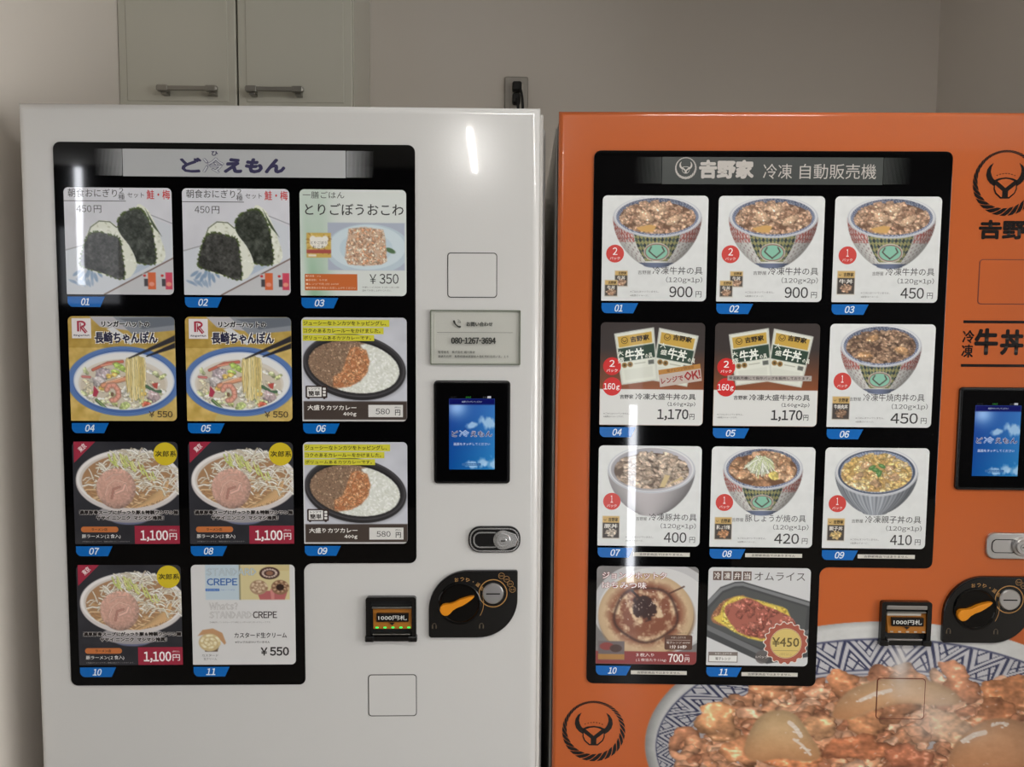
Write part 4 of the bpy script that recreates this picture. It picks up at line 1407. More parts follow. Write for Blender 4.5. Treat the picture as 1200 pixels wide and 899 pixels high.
def art_omurice():
    c = Cv(150, 150, (202, 202, 202))
    c.poly([(-.02, .36), (.12, .20), (.26, .145), (.34, .14), (1.0, .335), (1.02, .42), (1.02, .9), (.6, .98), (.5, .94), (-.02, .70)], (62, 64, 66))
    c.poly([(-.02, .36), (.12, .215), (.26, .16), (.34, .155), (1.0, .35), (1.0, .385), (.34, .185), (.26, .19), (.14, .24), (.0, .40)], (116, 118, 120))
    c.poly([(.02, .42), (.15, .26), (.27, .21), (.35, .21), (.98, .40), (.96, .62), (.62, .80), (.54, .82), (.02, .60)], (74, 76, 76))
    c.poly([(.0, .585), (.54, .84), (1, .62), (1, .66), (.55, .90), (.0, .64)], (104, 106, 108))
    rng = random.Random(4)

    def heap(pts, pal, n, s_):
        keep = Cv(150, 150, (0, 0, 0)); keep.poly(c.sm(pts), (1, 1, 1), soft=2.5); c.clip = keep.C[..., 0]
        P = np.array(pts); mn, mxx = P.min(0), P.max(0)
        c.rect(0, 0, 1, 1, pal[0])
        for i in range(n):
            c.blob(rng.uniform(mn[0], mxx[0]), rng.uniform(mn[1], mxx[1]), s_, s_ * .65, rng.uniform(0, 3), rng.choice(pal), rng, .2, .4, .4)
        c.clip = None
    heap([(.06, .46), (.16, .34), (.30, .29), (.36, .30), (.3, .5), (.2, .6), (.05, .55)], [(176, 104, 62), (196, 122, 74), (150, 82, 48)], 160, .016)
    heap([(.06, .52), (.12, .48), (.16, .38), (.24, .31), (.33, .29), (.45, .32), (.60, .36), (.74, .40), (.80, .46), (.82, .60), (.62, .74), (.46, .73), (.30, .67), (.18, .60)], [(226, 190, 52), (236, 204, 80), (212, 170, 40)], 200, .024)
    heap([(.17, .41), (.26, .35), (.40, .31), (.55, .38), (.70, .44), (.84, .52), (.86, .62), (.70, .70), (.52, .715), (.34, .67), (.26, .60), (.20, .52)], [(176, 84, 66), (190, 100, 80), (164, 74, 58)], 60, .05)
    c.ell(.55, .91, .068, .068, (92, 84, 82), op=.85)
    return c


def ink_omurice():
    k = Ink()
    k.sec = 'title_lettering'
    for i, ch in enumerate('冷凍弁当'):
        x = .045 + .098 * i
        k.rect(x, .038, x + .082, .13, (104, 84, 76)); k.text(ch, x + .012, .05, x + .07, .118, (232, 228, 222), .01, lv=1, res=1)
    k.text('オムライス', .45, .045, .945, .128, (84, 76, 74), .0)
    k.sec = 'price_burst'
    P = []
    for i in range(72):
        a = 2 * PI * i / 72; r = .215 if i % 4 in (0, 1) else .195
        P.append((.78 + r * math.cos(a), .765 + r * math.sin(a)))
    k.poly([(min(x, .995), y) for x, y in [(.78 + (x - .78) * 1.05, .765 + (y - .765) * 1.05) for x, y in P]], (222, 214, 204), 0)
    k.poly([(min(x, .99), y) for x, y in P], (168, 92, 76), 1)
    k.ell(.78, .765, .148, .148, (214, 190, 116), 2); k.ringp(.78, .765, .155, .155, .004, (222, 206, 170), 3)
    k.text('¥450', .645, .705, .91, .80, (108, 92, 56), .02, lv=4); k.line(.66, .84, .90, .84, .004, (150, 126, 80), 4)
    k.text('(税込)', .72, .865, .84, .895, (186, 160, 100), lv=4, res=1)
    k.sec = 'pack_lettering'
    k.text('1パック', .49, .895, .61, .922, (226, 220, 214), .01, lv=0, res=1)
    k.sec = 'heating_panel'
    k.rect(.02, .862, .31, .97, (128, 118, 112)); k.rect(.028, .90, .302, .962, (226, 224, 220), 1)
    k.text('お召し上がり方', .085, .870, .25, .890, (232, 228, 222), lv=1, res=1); k.text('電子レンジ', .09, .918, .24, .946, (96, 88, 84), .01, lv=2, res=1)
    return k


# ================================================================== the two machines
CX = (.0892, .3205, .5516); CY = (.1661, .4191, .6710, .9239); CWD, CHT = .2109, .2096
SLOTS = [(CX[i % 3], CY[i // 3]) for i in range(9)] + [(CX[0], CY[3]), (CX[1], CY[3])]
YP = -.0030                                           # front of the black display panel
TABM = {}


def tab_mesh(n):
    if n in TABM: return TABM[n]
    k = Ink(); k.sec = 'number_tab'
    out = [(0, 0), (.0735, 0), (.0640, .0205), (.010, .0205), (.0055, .0195), (.0015, .0155), (0, .011)]
    k.poly(out, (0, 98, 178), 0)
    k.sec = 'number'
    k.text('%02d' % n, .0268, .0032, .0268 + (.0185 if n not in (1, 10) else .0165 if n != 11 else .012), .0172, (226, 232, 240), .03, shear=.2, lv=1, res=3)
    TABM[n] = k
    return k


def curved(k, s, cx, cy, r, a0, a1, h, col, lv=0):
    n = len(s)
    for i, ch in enumerate(s):
        a = a0 + (a1 - a0) * (i / max(1, n - 1))
        x, y = cx + r * math.cos(a), cy + r * math.sin(a)
        hh = h if ch not in '・' else h * .3
        k.text(ch, x - hh * .5, y - hh * .5, x + hh * .5, y + hh * .5, col, .02, rot=a + PI / 2, lv=lv, res=1)


def machine(kind, label):
    W_ = kind == 'white'
    dm = M_WHITE if W_ else M_ORANGE
    t = bpy.data.objects.new('vending_machine', None); COL.objects.link(t)
    tag(t, label, 'vending machine')
    # insulated body behind the door
    if W_: box('cabinet_body', -.001, 1.045, .085, .84, .03, 1.800, M_BODY, t, bev=.006)
    else: box('cabinet_body', -.0035, 1.035, .078, .84, .03, 1.806, M_BODY, t, bev=.002)
    if W_:
        box('door_liner', .010, 1.037, .0282, .070, .13, 1.813, M_BODY, t, bev=.003)
        box('door_gasket', .012, 1.018, .0702, .0848, .14, 1.795, M_RUBBER, t)
    else:
        box('door_gasket', .0008, 1.028, .0182, .0778, .125, 1.808, M_RUBBER, t, bev=.002)
    for (x, y) in ((.08, .16), (.95, .16), (.08, .78), (.95, .78)):
        bm = bmesh.new(); bmesh.ops.create_cone(bm, segments=16, radius1=.028, radius2=.022, depth=.05, cap_ends=True)
        bmesh.ops.translate(bm, verts=bm.verts, vec=(x, y, .018))
        bm_obj('leveling_foot', bm, M_BLACK, t)
    bd = .017 if W_ else .010
    dr = box('door', 0, 1.03, 0, .018 if not W_ else .028, .12, ZT, dm, t, bev=bd, seg=6,
             edges=lambda e: all(v.co.y < .001 for v in e.verts), smooth=True)
    if not W_:
        paint_mural(t)
    # L-shaped black display panel
    O = [(.0708, .0777), (.7803, .0777), (.7803, .9217), (.550, .9217), (.550, 1.177), (.0708, 1.177)]
    R = [.014, .014, .014, -.018, .012, .014]
    pts = []
    n = len(O)
    for i in range(n):
        p, c, q = Vector(O[i - 1]), Vector(O[i]), Vector(O[(i + 1) % n])
        r = abs(R[i]); a = (p - c).normalized(); b2 = (q - c).normalized()
        for j in range(7):
            th = PI / 2 * j / 6
            ctr = c + a * r + b2 * r
            v = ctr - b2 * r * math.cos(th) - a * r * math.sin(th)
            pts.append((v.x, v.y))
    panel = slab('display_panel', pts, .002, YP, M_BLACKGLASS, t, bev=.001)
    # title strip with halftone ends
    k = Ink(); k.sec = 'title_strip'
    l, r, tp, bt = .2062, .6435, .0903, .1435
    base = (196, 198, 200) if W_ else (66, 70, 68)
    k.rect(l, tp, r, bt, base)
    px_ = .0021; k.sec = 'halftone_dots'
    for side in (0, 1):
        for i in range(1, 27):
            x = (l - i * px_) if side == 0 else (r + i * px_)
            rad = .00125 * max(0, 1.0 - i / 27) ** .6
            for j in range(22):
                y = tp + .0008 + (j + (.5 if i % 2 else .0)) * (bt - tp) / 22
                if y > bt - .0008: continue
                k.add([(x - rad, y), (x, y - rad), (x + rad, y), (x, y + rad)], [(0, 1, 2), (0, 2, 3)], base)
    k.sec = 'title_characters'
    if W_:
        D = (58, 54, 92)
        k.text('ど', .3197, .1070, .3620, .1350, D, .05, shear=-.25, lv=1)
        outline = (150, 150, 164)
        k.text('冷', .3625, .1065, .4040, .1360, (110, 108, 130), .045, lv=1); k.text('冷', .3625, .1065, .4040, .1360, (206, 208, 212), .0, lv=2)
        k.text('えもん', .4060, .1075, .5245, .1350, D, .075, shear=.18, lv=1)
        k.text('ひ', .3800, .0935, .3925, .1025, D, .04, lv=1)
    else:
        F_ = (206, 200, 194)
        k.sec = 'shop_emblem'
        logo(k, .2533, .1124, .0215, F_, (66, 70, 68), 1, simple=True)
        k.sec = 'title_characters'
        k.text('𠮷野家', .2804, .0965, .3873, .1315, F_, .055, lv=1)
        k.text('冷凍', .4066, .1030, .4640, .1325, F_, .004, lv=1); k.text('自動販売機', .4790, .1030, .6300, .1325, F_, .004, lv=1)
    k.place(0, 0, 1, 1, YP, t, P_INK)
    # cards and their number tabs
    for i, (u, v) in enumerate(SLOTS):
        cv, ik, lab = CARDS[kind][i]
        key = id(cv)
        me = cv.grid('product_card', u, v, CWD, CHT, YP - .0004, (.045, .045, .045, .006))
        card = link('product_card', me, t, (P_CARD,))
        card['label'] = lab
        ik.place(u, v, CWD, CHT, YP - .0005, card, P_CARD, .00009)
        tb, nb_ = tab_mesh(i + 1).place(u + .001, v + CHT + .0045, 1, 1, YP - .0002, t, P_CARD)
        nb_.parent = tb
        if not W_ and i in (6, 7, 8, 9, 10):
            k = Ink(); k.sec = 'notice_strip'; k.rect(0, 0, .117, .0083, (206, 202, 192)); k.sec = 'lettering'; k.text('吉野家商品ではありません', .013, .0016, .103, .0067, (90, 84, 80), .01, lv=1, res=1)
            us, vs = u + .0745, {6: .8941, 7: .8935, 8: .8932, 9: 1.1474, 10: 1.1480}[i]
            a_, b_ = k.place(us, vs, 1, 1, YP - .0002, t, P_CARD); b_.parent = a_
    # two blank cover plates
    for (l, tp, r, b) in ((.8441, .2882, .9440, .3782), (.6789, 1.1573, .7796, 1.2465)):
        g = mat('plate_gap_' + kind, (40, 36, 34) if W_ else (110, 40, 18), .6)
        fr_ = ring('cover_plate_gap', rrect(l, tp, r, b, .007), rrect(l + .0016, tp + .0016, r - .0016, b - .0016, .0058), .001, -.0006 if W_ or tp < .5 else -.0012, g, t)
        if W_ or tp < .5:
            slab('cover_plate', rrect(l + .0016, tp + .0016, r - .0016, b - .0016, .0058), .001, -.0010, dm, t, bev=.0005)
        else:
            q = MURAL
            X0, Y0, X1, Y1 = l + .0016, tp + .0016, r - .0016, b - .0016
            me = q.grid('cover_plate', 0, 0, 1, 1, -.0016, (.006, .006, .006, .006), rect_=(X0, Y0, X1, Y1))
            link('cover_plate', me, t, (P_DOOR,))
    # touch screen
    L_, T_, R_, B_ = (.8165, .5450, .9718, .7560)
    ts = slab('touch_screen', rrect(L_, T_, R_, B_, .008), .004, -.0065, M_BLACK, t, bev=.0035)
    g = slab('screen_glass', rrect(L_ + .006, T_ + .006, R_ - .006, B_ - .006, .004), -.004, -.0069, M_BLACKGLASS, ts)
    sc = Cv(70, 106, (20, 70, 160))
    dx, dy = sc.X, sc.Y
    base = np.stack([14 + 26 * dx + 20 * (1 - dy), 66 + 50 * dx + 10 * dy, 150 + 40 * dx + 0 * dy], -1)
    glow = np.exp(-((dx - .16) ** 2 / .05 + (dy - .12) ** 2 / .02))[..., None]
    sc.C = base + glow * np.array([110, 110, 80.])
    nz = sc.noise(1, 7, 3) * .7
    for (cx, cy, rx, ry) in ((.88, .34, .22, .10), (.5, .37, .14, .05), (.75, .90, .2, .09), (.95, .93, .25, .12), (.5, .93, .16, .06)):
        m_ = np.clip((1.05 + nz - np.hypot((dx - cx) / rx, (dy - cy) / ry)) / .5, 0, 1)[..., None] * .85
        sc.C = sc.C * (1 - m_) + np.array([170, 205, 235.]) * m_
    sc.rect(0, 0, 1, .085, (16, 20, 92))
    u0, v0, u1, v1 = .8478, .5815, .9400, .7262
    so_ = link('screen_display', sc.grid('screen_display', u0, v0, u1 - u0, v1 - v0, -.0072), ts, (P_SCREEN,))
    so_['label'] = 'lit blue sky picture on the touch screen'
    k = Ink(); k.sec = 'screen_lettering'
    k.text('画面をタッチしてください', .28, .032, .72, .056, (190, 200, 230), res=1)
    for q, (a, b2, s_) in enumerate(((.05, .20, 'ど'), (.22, .44, '冷'), (.47, .95, 'えもん'))):
        k.text(s_, a, .455 if q != 1 else .445, b2, .535, (214, 220, 236) if q != 1 else (170, 196, 226), .09, lv=0)
        k.text(s_, a, .458, b2, .532, (26, 26, 96) if q != 1 else (60, 110, 190), .035 if q != 1 else 0, lv=1)
    k.text('ひ', .32, .42, .38, .442, (40, 60, 130), .02, lv=1, res=1)
    k.text('画面をタッチしてください', .10, .62, .90, .66, (196, 214, 240), .01, res=1)
    k.rr(.28, .91, .70, .945, .015, (60, 110, 170)); k.text('ご利用案内', .38, .918, .60, .938, (150, 190, 225), lv=1, res=1)
    k.text('12:30', .03, -.03, .16, -.012, (60, 62, 70), res=1); k.text('SALE', .36, -.03, .48, -.01, (60, 150, 70), .02, res=1)
    k.text('100', .74, -.03, .83, -.012, (110, 112, 120), res=1); k.rect(.84, -.036, .92, -.008, (190, 192, 200))
    k.place(u0, v0, u1 - u0, v1 - v0, -.0073, ts, P_SCREEN, .0001)
    # lock
    L_, T_, R_, B_ = .8868, .8443, .9938, .8992
    H = B_ - T_
    lkm = M_CHROME if W_ else M_SATIN
    lk = slab('door_lock', rrect(L_, T_, R_, B_, .024 if W_ else .018, 8), .003, -.006, M_BLACK if W_ else M_SATIN, t, bev=.0025)
    if W_:
        ring('lock_rim', rrect(L_ + .003, T_ + .003, R_ - .003, B_ - .003, .021, 8), rrect(L_ + .0055, T_ + .0055, R_ - .0055, B_ - .0055, .019, 8), -.005, -.0075, M_CHROME, lk)
        ring('lock_rim', rrect(L_ + .010, T_ + .011, R_ - .042, B_ - .011, .014, 8), rrect(L_ + .013, T_ + .0135, R_ - .042, B_ - .0135, .012, 8), -.005, -.0085, M_CHROME, lk)
    else:
        ring('lock_rim', rrect(L_ + .010, T_ + .013, L_ + .062, B_ - .013, .010, 8), rrect(L_ + .0115, T_ + .0145, L_ + .0605, B_ - .0145, .009, 8), -.005, -.0070, M_BLACK, lk)
    cu_, cv_ = R_ - .036, (T_ + B_) / 2
    # teardrop handle
    P = [(cu_ + .020 * math.cos(a), cv_ + .020 * math.sin(a)) for a in [PI * .35 + i * (PI * 1.3) / 16 for i in range(17)]] + [(cu_ + .026, cv_ - .012), (cu_ + .031, cv_), (cu_ + .026, cv_ + .012)]
    slab('lock_handle', P, -.004, -.011, lkm, lk, bev=.002)
    lathe('lock_cylinder', cu_, cv_, [(.0150, -.010), (.0150, -.0135), (.0140, -.0150), (.0110, -.0150), (.0100, -.0140), (.0070, -.0140), (.0062, -.0155), (.0, -.0155)], lkm, lk)
    slab('key_slot', rrect(cu_ - .0045, cv_ - .0011, cu_ + .0045, cv_ + .0011, .0005, 2), -.0150, -.0158, M_SHADOWGAP, lk)
    # bill acceptor
    L_, T_, R_, B_ = .6770, .9900, .7800, 1.0825
    Wd, Hh = R_ - L_, B_ - T_

    def bp(a, b2): return (L_ + a * Wd, T_ + b2 * Hh)
    bs = ring('bill_slot', rrect(L_, T_, R_, B_, .006), rrect(L_ + .009, T_ + .008, R_ - .009, B_ - .010, .003), .002, -.011, M_BLACK, t)
    slab('slot_recess', rrect(L_ + .004, T_ + .004, R_ - .004, B_ - .004, .004), .001, -.0015, M_SHADOWGAP, bs)
    # sloping clear-orange guide
    bm = bmesh.new()
    a0, a1 = bp(.13, .26), bp(.92, .72)
    vs = [bm.verts.new(c) for c in ((a0[0], -.0025, ZT - a0[1]), (a1[0], -.0025, ZT - a0[1]), (a1[0] - .002, -.0095, ZT - a1[1]), (a0[0] + .002, -.0095, ZT - a1[1]),
                                    (a0[0], -.0015, ZT - a0[1]), (a1[0], -.0015, ZT - a0[1]), (a1[0], -.0015, ZT - a1[1]), (a0[0], -.0015, ZT - a1[1]))]
    for f in ((0, 1, 2, 3), (7, 6, 5, 4), (0, 4, 5, 1), (1, 5, 6, 2), (2, 6, 7, 3), (3, 7, 4, 0)): bm.faces.new([vs[i] for i in f])
    bmesh.ops.recalc_face_normals(bm, faces=bm.faces)
    bm_obj('bill_guide', bm, mat('amber_guide', (176, 112, 40), .3, coat=.5), bs)
    box('guide_bar', L_ + .012, R_ - .010, -.0085, -.002, ZT - T_ - .0255, ZT - T_ - .0215, M_STEEL, bs, bev=.001)
    if not W_:
        box('guide_bar', L_ + .010, R_ - .010, -.0115, -.002, ZT - T_ - .0165, ZT - T_ - .008, M_SATIN, bs, bev=.001)
        box('guide_bar', L_ + .013, R_ - .020, -.0070, -.002, ZT - T_ - .0310, ZT - T_ - .0255, M_PLASTIC, bs, bev=.001)
        box('slot_lip', L_ + .014, R_ - .018, -.0125, -.002, ZT - B_ + .0105, ZT - B_ + .0145, M_SATIN, bs, bev=.001)
    else:
        box('slot_lip', L_ + .014, R_ - .012, -.0125, -.002, ZT - B_ + .0135, ZT - B_ + .0160, M_STEEL, bs, bev=.0008)
    s0, s1 = bp(.21, .37), bp(.85, .56)
    slab('bill_sign', rrect(s0[0], s0[1], s1[0], s1[1], .001), -.003, -.0102, M_BLACK, bs)
    k = Ink(); k.sec = 'sign_lettering'
    k.text('1000円札', s0[0] + .004, s0[1] + .004, s1[0] - .004, s1[1] - .0035, (232, 232, 228), .014)
    m0 = bp(.52, .585)
    k.poly([(m0[0] - .006, m0[1] - .001), (m0[0] + .006, m0[1] - .001), (m0[0], m0[1] + .005)], (24, 20, 16))
    k.place(0, 0, 1, 1, -.0102, bs, P_INK)
    for q in range(5):
        p = bp(.22 + .158 * q, .69)
        box('indicator_light', p[0] - .0028, p[0] + .0028, -.0108, -.008, ZT - p[1] - .0011, ZT - p[1] + .0011, M_LED if W_ else M_PLASTIC, bs)
    for (a, b2) in ((-.002, .017), (Wd - .017, Wd + .002)):
        box('slot_foot', L_ + a, L_ + b2, -.0150, .0, ZT - B_ - .001, ZT - B_ + .012, M_BLACK, bs, bev=.003)
    # coin unit: leaf shaped plate
    L_, T_, R_, B_ = .8055, .9362, .9885, 1.0775
    cp = slab('coin_unit', rrect(L_, T_, R_, B_, (.082, .004, .082, .006), 14), .003, -.008, M_BLACK, t, bev=.003)
    kx, ky = .8690, 1.0040
    lathe('return_dial', kx, ky, [(.0440, -.0075), (.0440, -.0100), (.0425, -.0112), (.0400, -.0112), (.0385, -.0095), (.0, -.0095)], M_BLACKGLASS, cp)
    e0 = Vector((kx - .0275, ky + .0105)); tip = Vector((kx + .0305, ky - .0170))
    ax = (tip - e0).normalized(); pn = Vector((-ax.y, ax.x))
    prof = [(-.0125, 0), (-.0115, .0055), (-.008, .0100), (-.002, .0122), (.004, .0110), (.012, .0075), (.022, .0062), (.034, .0070), (.046, .0055), (.058, .0030), (.0640, .0)]
    P = [e0 + ax * a + pn * b2 for a, b2 in prof] + [e0 + ax * a - pn * b2 for a, b2 in reversed(prof[1:-1])]
    lv = slab('return_lever', [(p.x, p.y) for p in P], -.009, -.019, M_LEVER, cp, bev=.002)
    lv['label'] = 'orange plastic coin return lever'
    ix, iy = .9378, .9832
    ring('slot_ring', circ(ix, iy, .0296, 48), circ(ix, iy, .0276, 48), -.007, -.0083, M_GOLD, cp)
    cs = lathe('coin_slot', ix, iy, [(.0215, -.0075), (.0215, -.0105), (.0200, -.0120), (.0, -.0120)], M_SATIN, cp, n=48)
    cs['label'] = 'round brushed steel coin slot'
    slab('slot_opening', rrect(ix - .0145, iy - .0013, ix + .0145, iy + .0013, .0012, 3), -.0115, -.0123, M_SHADOWGAP, cp)
    k = Ink(); k.sec = 'gold_lettering'; G = (176, 132, 76)
    curved(k, 'おつり・返却', kx + .004, ky + .004, .0545, -PI * .56, -PI * .22, .0082, G)
    k.ringp(kx, ky, .0500, .0500, .0012, G, 0, -.35, .55, 16)
    for q, s_ in enumerate(('500', '100', '50', '10')):
        a = -PI * .36 + q * .31
        x, y = ix + .0405 * math.cos(a), iy + .0405 * math.sin(a)
        k.ringp(x, y, .0066, .0066, .0009, G, 0, n=18); k.text(s_, x - .0042, y - .0016, x + .0042, y + .0022, G, .02, res=1)
    for x in (kx - .056, kx + .041):
        k.ringp(x + .004, ky + .047, .0045, .0055, .0012, (92, 80, 64), 0, -PI, 0, 8); k.rect(x - .001, ky + .046, x + .0015, ky + .053, (92, 80, 64)); k.rect(x + .0065, ky + .046, x + .009, ky + .053, (92, 80, 64))
    k.place(0, 0, 1, 1, -.0082, cp, P_INK)
    if not W_:
        k = Ink(); K_ = (26, 18, 16)
        k.sec = 'steer_emblem'; logo(k, .8868, .1385, .0645, K_, ORANGE, 0)
        k.sec = 'shop_name'; k.text('𠮷野家', .8401, .2112, .9790, .2480, K_, .05, res=3)
        k.sec = 'divider_line'; k.rect(.8186, .4105, 1.012, .4160, K_)
        k.sec = 'divider_line.001'; k.rect(.8181, .4985, 1.012, .5040, K_)
        k.sec = 'product_name'
        k.text('冷', .8185, .4305, .8415, .4560, K_, .02); k.text('凍', .8180, .4590, .8405, .4850, K_, .02)
        k.text('牛', .8435, .4270, .8890, .4790, K_, .04, res=3); k.text('丼', .8950, .4290, .9400, .4790, K_, .04, res=3)
        k.text('の具', .9440, .4580, .9990, .4840, K_, .03)
        k.sec = 'steer_emblem.001'; logo(k, .0880, 1.2830, .0668, K_, ORANGE, 0)
        k.place(0, 0, 1, 1, -.0004, t, P_DOOR, .0002)
    return t


def paint_mural(t):
    global MURAL
    # canvas in door coordinates (metres)
    U0, V0, U1, V1 = .17, 1.02, 1.018, 1.60
    nx, ny = 440, 300
    c = Cv(nx, ny, ORANGE, U0, V0, U1, V1)
    S = .00182

    def uv(px, py):                                   # design units used while drawing -> metres on the door
        u = .2 + (px - 757) * .001793
        return u, 1.3608 + (py - 899) * .001853 - (u - .2) * .0165
    cx, cy = uv(1035, 875)
    RX, RY = 280 * .001793, 147 * .001853
    m_, u, v, r = c.emask(cx, cy, RX, RY)
    side = (1 - .22 * np.clip(-u, 0, 1) - .05 * v)[..., None]
    c.put(m_, (214, 214, 212))
    rim = np.clip((r - .955) / .045, 0, 1)[..., None]
    c.C = c.C * (1 - m_[..., None] * .35 * rim * np.clip(.4 - u, 0, 1)[..., None])
    # pattern band
    ex, ey = RX * .955, RY * .885
    icx, icy = uv(1037, 889)
    jx, jy = 245 * .001793, 103 * .001853
    _, ua, va, ra = c.emask(cx, cy + .004, ex, ey)
    mb = np.clip((1 - ra) * ey / c.aa + .5, 0, 1)
    _, ub, vb, rb = c.emask(icx, icy, jx, jy)
    s_ = np.clip((1 - ra) / np.maximum((1 - ra) + (rb - 1), 1e-4), 0, 1.2)
    c.put(mb, (196, 194, 200))
    th = np.arctan2(va * 1.0, ua)
    N = 34
    ph = (th / (2 * PI) * N) % 1
    tri = np.abs(ph - .5) * 2                          # 0..1..0
    z = s_ * 1.15 - tri * .9
    d1 = np.abs(((z * 2.7) % 1) - .5)
    inband = (s_ > .05) & (s_ < .95)
    zz = (z > -.35) & (z < .42)
    line_ = np.clip((d1 - .22) / .12, 0, 1) * zz
    # filled triangles left over get a small diamond grid
    hp = (th / (2 * PI) * N * 2.5) % 1
    gl = (np.clip((np.abs(((hp + s_ * 2.2) % 1) - .5) - .38) / .06, 0, 1) + np.clip((np.abs(((hp - s_ * 2.2) % 1) - .5) - .38) / .06, 0, 1)) * (~zz)
    k = np.clip(line_ + gl, 0, 1) * inband * mb
    c.put(np.clip(k, 0, 1), (50, 54, 84))
    edge = (np.exp(-((s_ - .03) / .028) ** 2) + np.exp(-((s_ - .95) / .035) ** 2) + .8 * np.exp(-((s_ - 1.1) / .03) ** 2)) * mb
    c.put(np.clip(edge, 0, 1), (66, 70, 100))
    c.C = c.C * (1 - m_[..., None] * (1 - side) * .5)
    c.clip = c.emask(cx, cy + .012, RX * .90, RY * .86)[0]
    inner = c.emask(icx, icy + .003, jx * .985, jy * .97)[0]
    c.put(inner, (168, 158, 158))
    rng = random.Random(77)
    pal = [(212, 144, 104), (196, 124, 86), (220, 156, 118), (180, 110, 76), (226, 168, 132), (204, 134, 94)]
    P = []
    for i in range(1100):
        px = rng.uniform(795, 1235); py = rng.uniform(782, 1010)
        # heap outline: rises to the right of centre
        topy = 899 - 108 * math.sqrt(max(0, 1 - ((px - 1045) / 258) ** 2)) ** .8 - 7 * math.sin(px / 23.)
        if py < topy + 6: continue
        P.append((px, py))
    P.sort(key=lambda p: p[1])
    for px, py in P:
        x, y = uv(px, py); s1 = S * rng.uniform(9, 20)
        c.blob(x, y, s1, s1 * rng.uniform(.55, .85), rng.uniform(-.8, .8), rng.choice(pal), rng, .24, .26, .52)
    # slices of meat, long folded pieces
    for (px, py, a, b2, ro, cl) in ((905, 800, 30, 17, .1, (196, 120, 92)), (985, 800, 20, 15, 0, (190, 112, 84)), (1120, 800, 30, 17, .7, (186, 110, 88)), (1180, 812, 30, 22, .2, (186, 108, 78)),
                                    (1160, 846, 34, 24, -.2, (170, 96, 70)), (840, 845, 26, 22, .3, (204, 130, 98)), (1010, 842, 34, 17, .3, (196, 120, 90)), (1005, 876, 40, 16, -.1, (186, 100, 74)),
                                    (1065, 888, 26, 18, .1, (160, 84, 66)), (960, 852, 18, 15, .2, (202, 134, 104)), (870, 880, 22, 18, .2, (198, 120, 90)), (1050, 832, 22, 14, -.4, (160, 96, 76)), (930, 893, 34, 12, .1, (200, 112, 80)), (1110, 850, 26, 18, .6, (216, 150, 124))):
        x, y = uv(px, py); c.blob(x, y, a * S, b2 * S, ro, [min(255, cl[0] * 1.1 + 4), min(255, cl[1] * 1.14 + 6), cl[2] * 1.05], rng, .2, .3, .42)
    # onion wedges, glossy and pale

    def onion(pts, col, hl):
        q = [tuple(p) for p in c.sm([uv(*p) for p in pts])]
        c.poly(q, [k_ * .72 for k_ in col], soft=3)
        ccx = sum(p[0] for p in q) / len(q); ccy = sum(p[1] for p in q) / len(q)
        for f in (.92, .8, .66, .5):
            c.poly([(ccx + (p[0] - ccx) * f, ccy + (p[1] - ccy) * f - .002 * (1 - f)) for p in q], np.array(col) * (.82 + .28 * (1 - f)), op=.75, soft=7)
        ys = [p[1] for p in q]; y0_, y1_ = min(ys), max(ys)
        keep = Cv(c.nx, c.ny, (0, 0, 0), c.x0, c.y0, c.x1, c.y1); keep.poly(q, (1, 1, 1), soft=4)
        g_ = keep.C[..., 0] * np.clip((c.Y - y0_ - .35 * (y1_ - y0_)) / (.65 * (y1_ - y0_)), 0, 1) * .6
        c.put(g_, (206, 124, 72))
        for (a, b2, w0) in hl:
            p0, p1 = uv(*a), uv(*b2)
            c.curve([p0, ((p0[0] + p1[0]) / 2, (p0[1] + p1[1]) / 2 - .004), p1], w0 * S, (240, 222, 206), op=.85, shade=False)
            for j in range(7):
                t2 = rng.random(); c.ell(p0[0] + (p1[0] - p0[0]) * t2 + rng.uniform(-.008, .008), p0[1] + (p1[1] - p0[1]) * t2 + rng.uniform(-.006, .006), .003, .0016, (244, 230, 216), rng.uniform(-.6, .2))
    onion([(974, 838), (985, 815), (1005, 802), (1035, 794), (1075, 795), (1108, 806), (1122, 822), (1100, 826), (1060, 822), (1022, 830), (995, 842)], (230, 176, 126), [((1006, 820), (1040, 808), 4.5)])
    onion([(876, 862), (890, 838), (912, 831), (932, 838), (948, 860), (962, 884), (948, 892), (915, 888), (890, 892), (874, 884)], (230, 184, 130), [((924, 846), (938, 862), 5), ((930, 866), (950, 884), 3)])
    onion([(1112, 888), (1124, 864), (1150, 845), (1178, 842), (1212, 856), (1214, 905), (1150, 912), (1115, 906)], (226, 160, 112), [((1128, 868), (1152, 858), 6), ((1160, 850), (1178, 848), 3)])
    for i in range(110):
        px, py = rng.uniform(820, 1225), rng.uniform(800, 960)
        x, y = uv(px, py); c.ell(x, y, S * rng.uniform(.6, 1.8), S * rng.uniform(.4, .7), (240, 216, 198), rng.uniform(-.8, .8), op=.6)
    c.clip = None
    # printed steam
    def steam(px, py, rx, ry, op, ro=0.):
        x, y = uv(px, py); m2, _, _, r2 = c.emask(x, y, rx * S, ry * S, ro)
        c.put(np.exp(-(r2 ** 2) * 1.6) * op * m_, (226, 220, 216))
    steam(1050, 775, 12, 34, .75); steam(1056, 810, 26, 16, .25); steam(1088, 845, 30, 34, .42, .5); steam(1105, 822, 50, 20, .25, .3); steam(1130, 855, 34, 16, .25); steam(1075, 785, 60, 22, .22)
    c.tone(.95, .86)
    c.C = c.C + c.noise(7, 60, 8)[..., None] * m_[..., None]
    c.C = c.C * m_[..., None] + np.array(ORANGE, float) * (1 - m_[..., None])
    MURAL = c
    me = c.grid('food_mural', 0, 0, 1, 1, -.0004, keep=(m_ > .001))
    o = link('food_mural', me, t, (P_DOOR,))
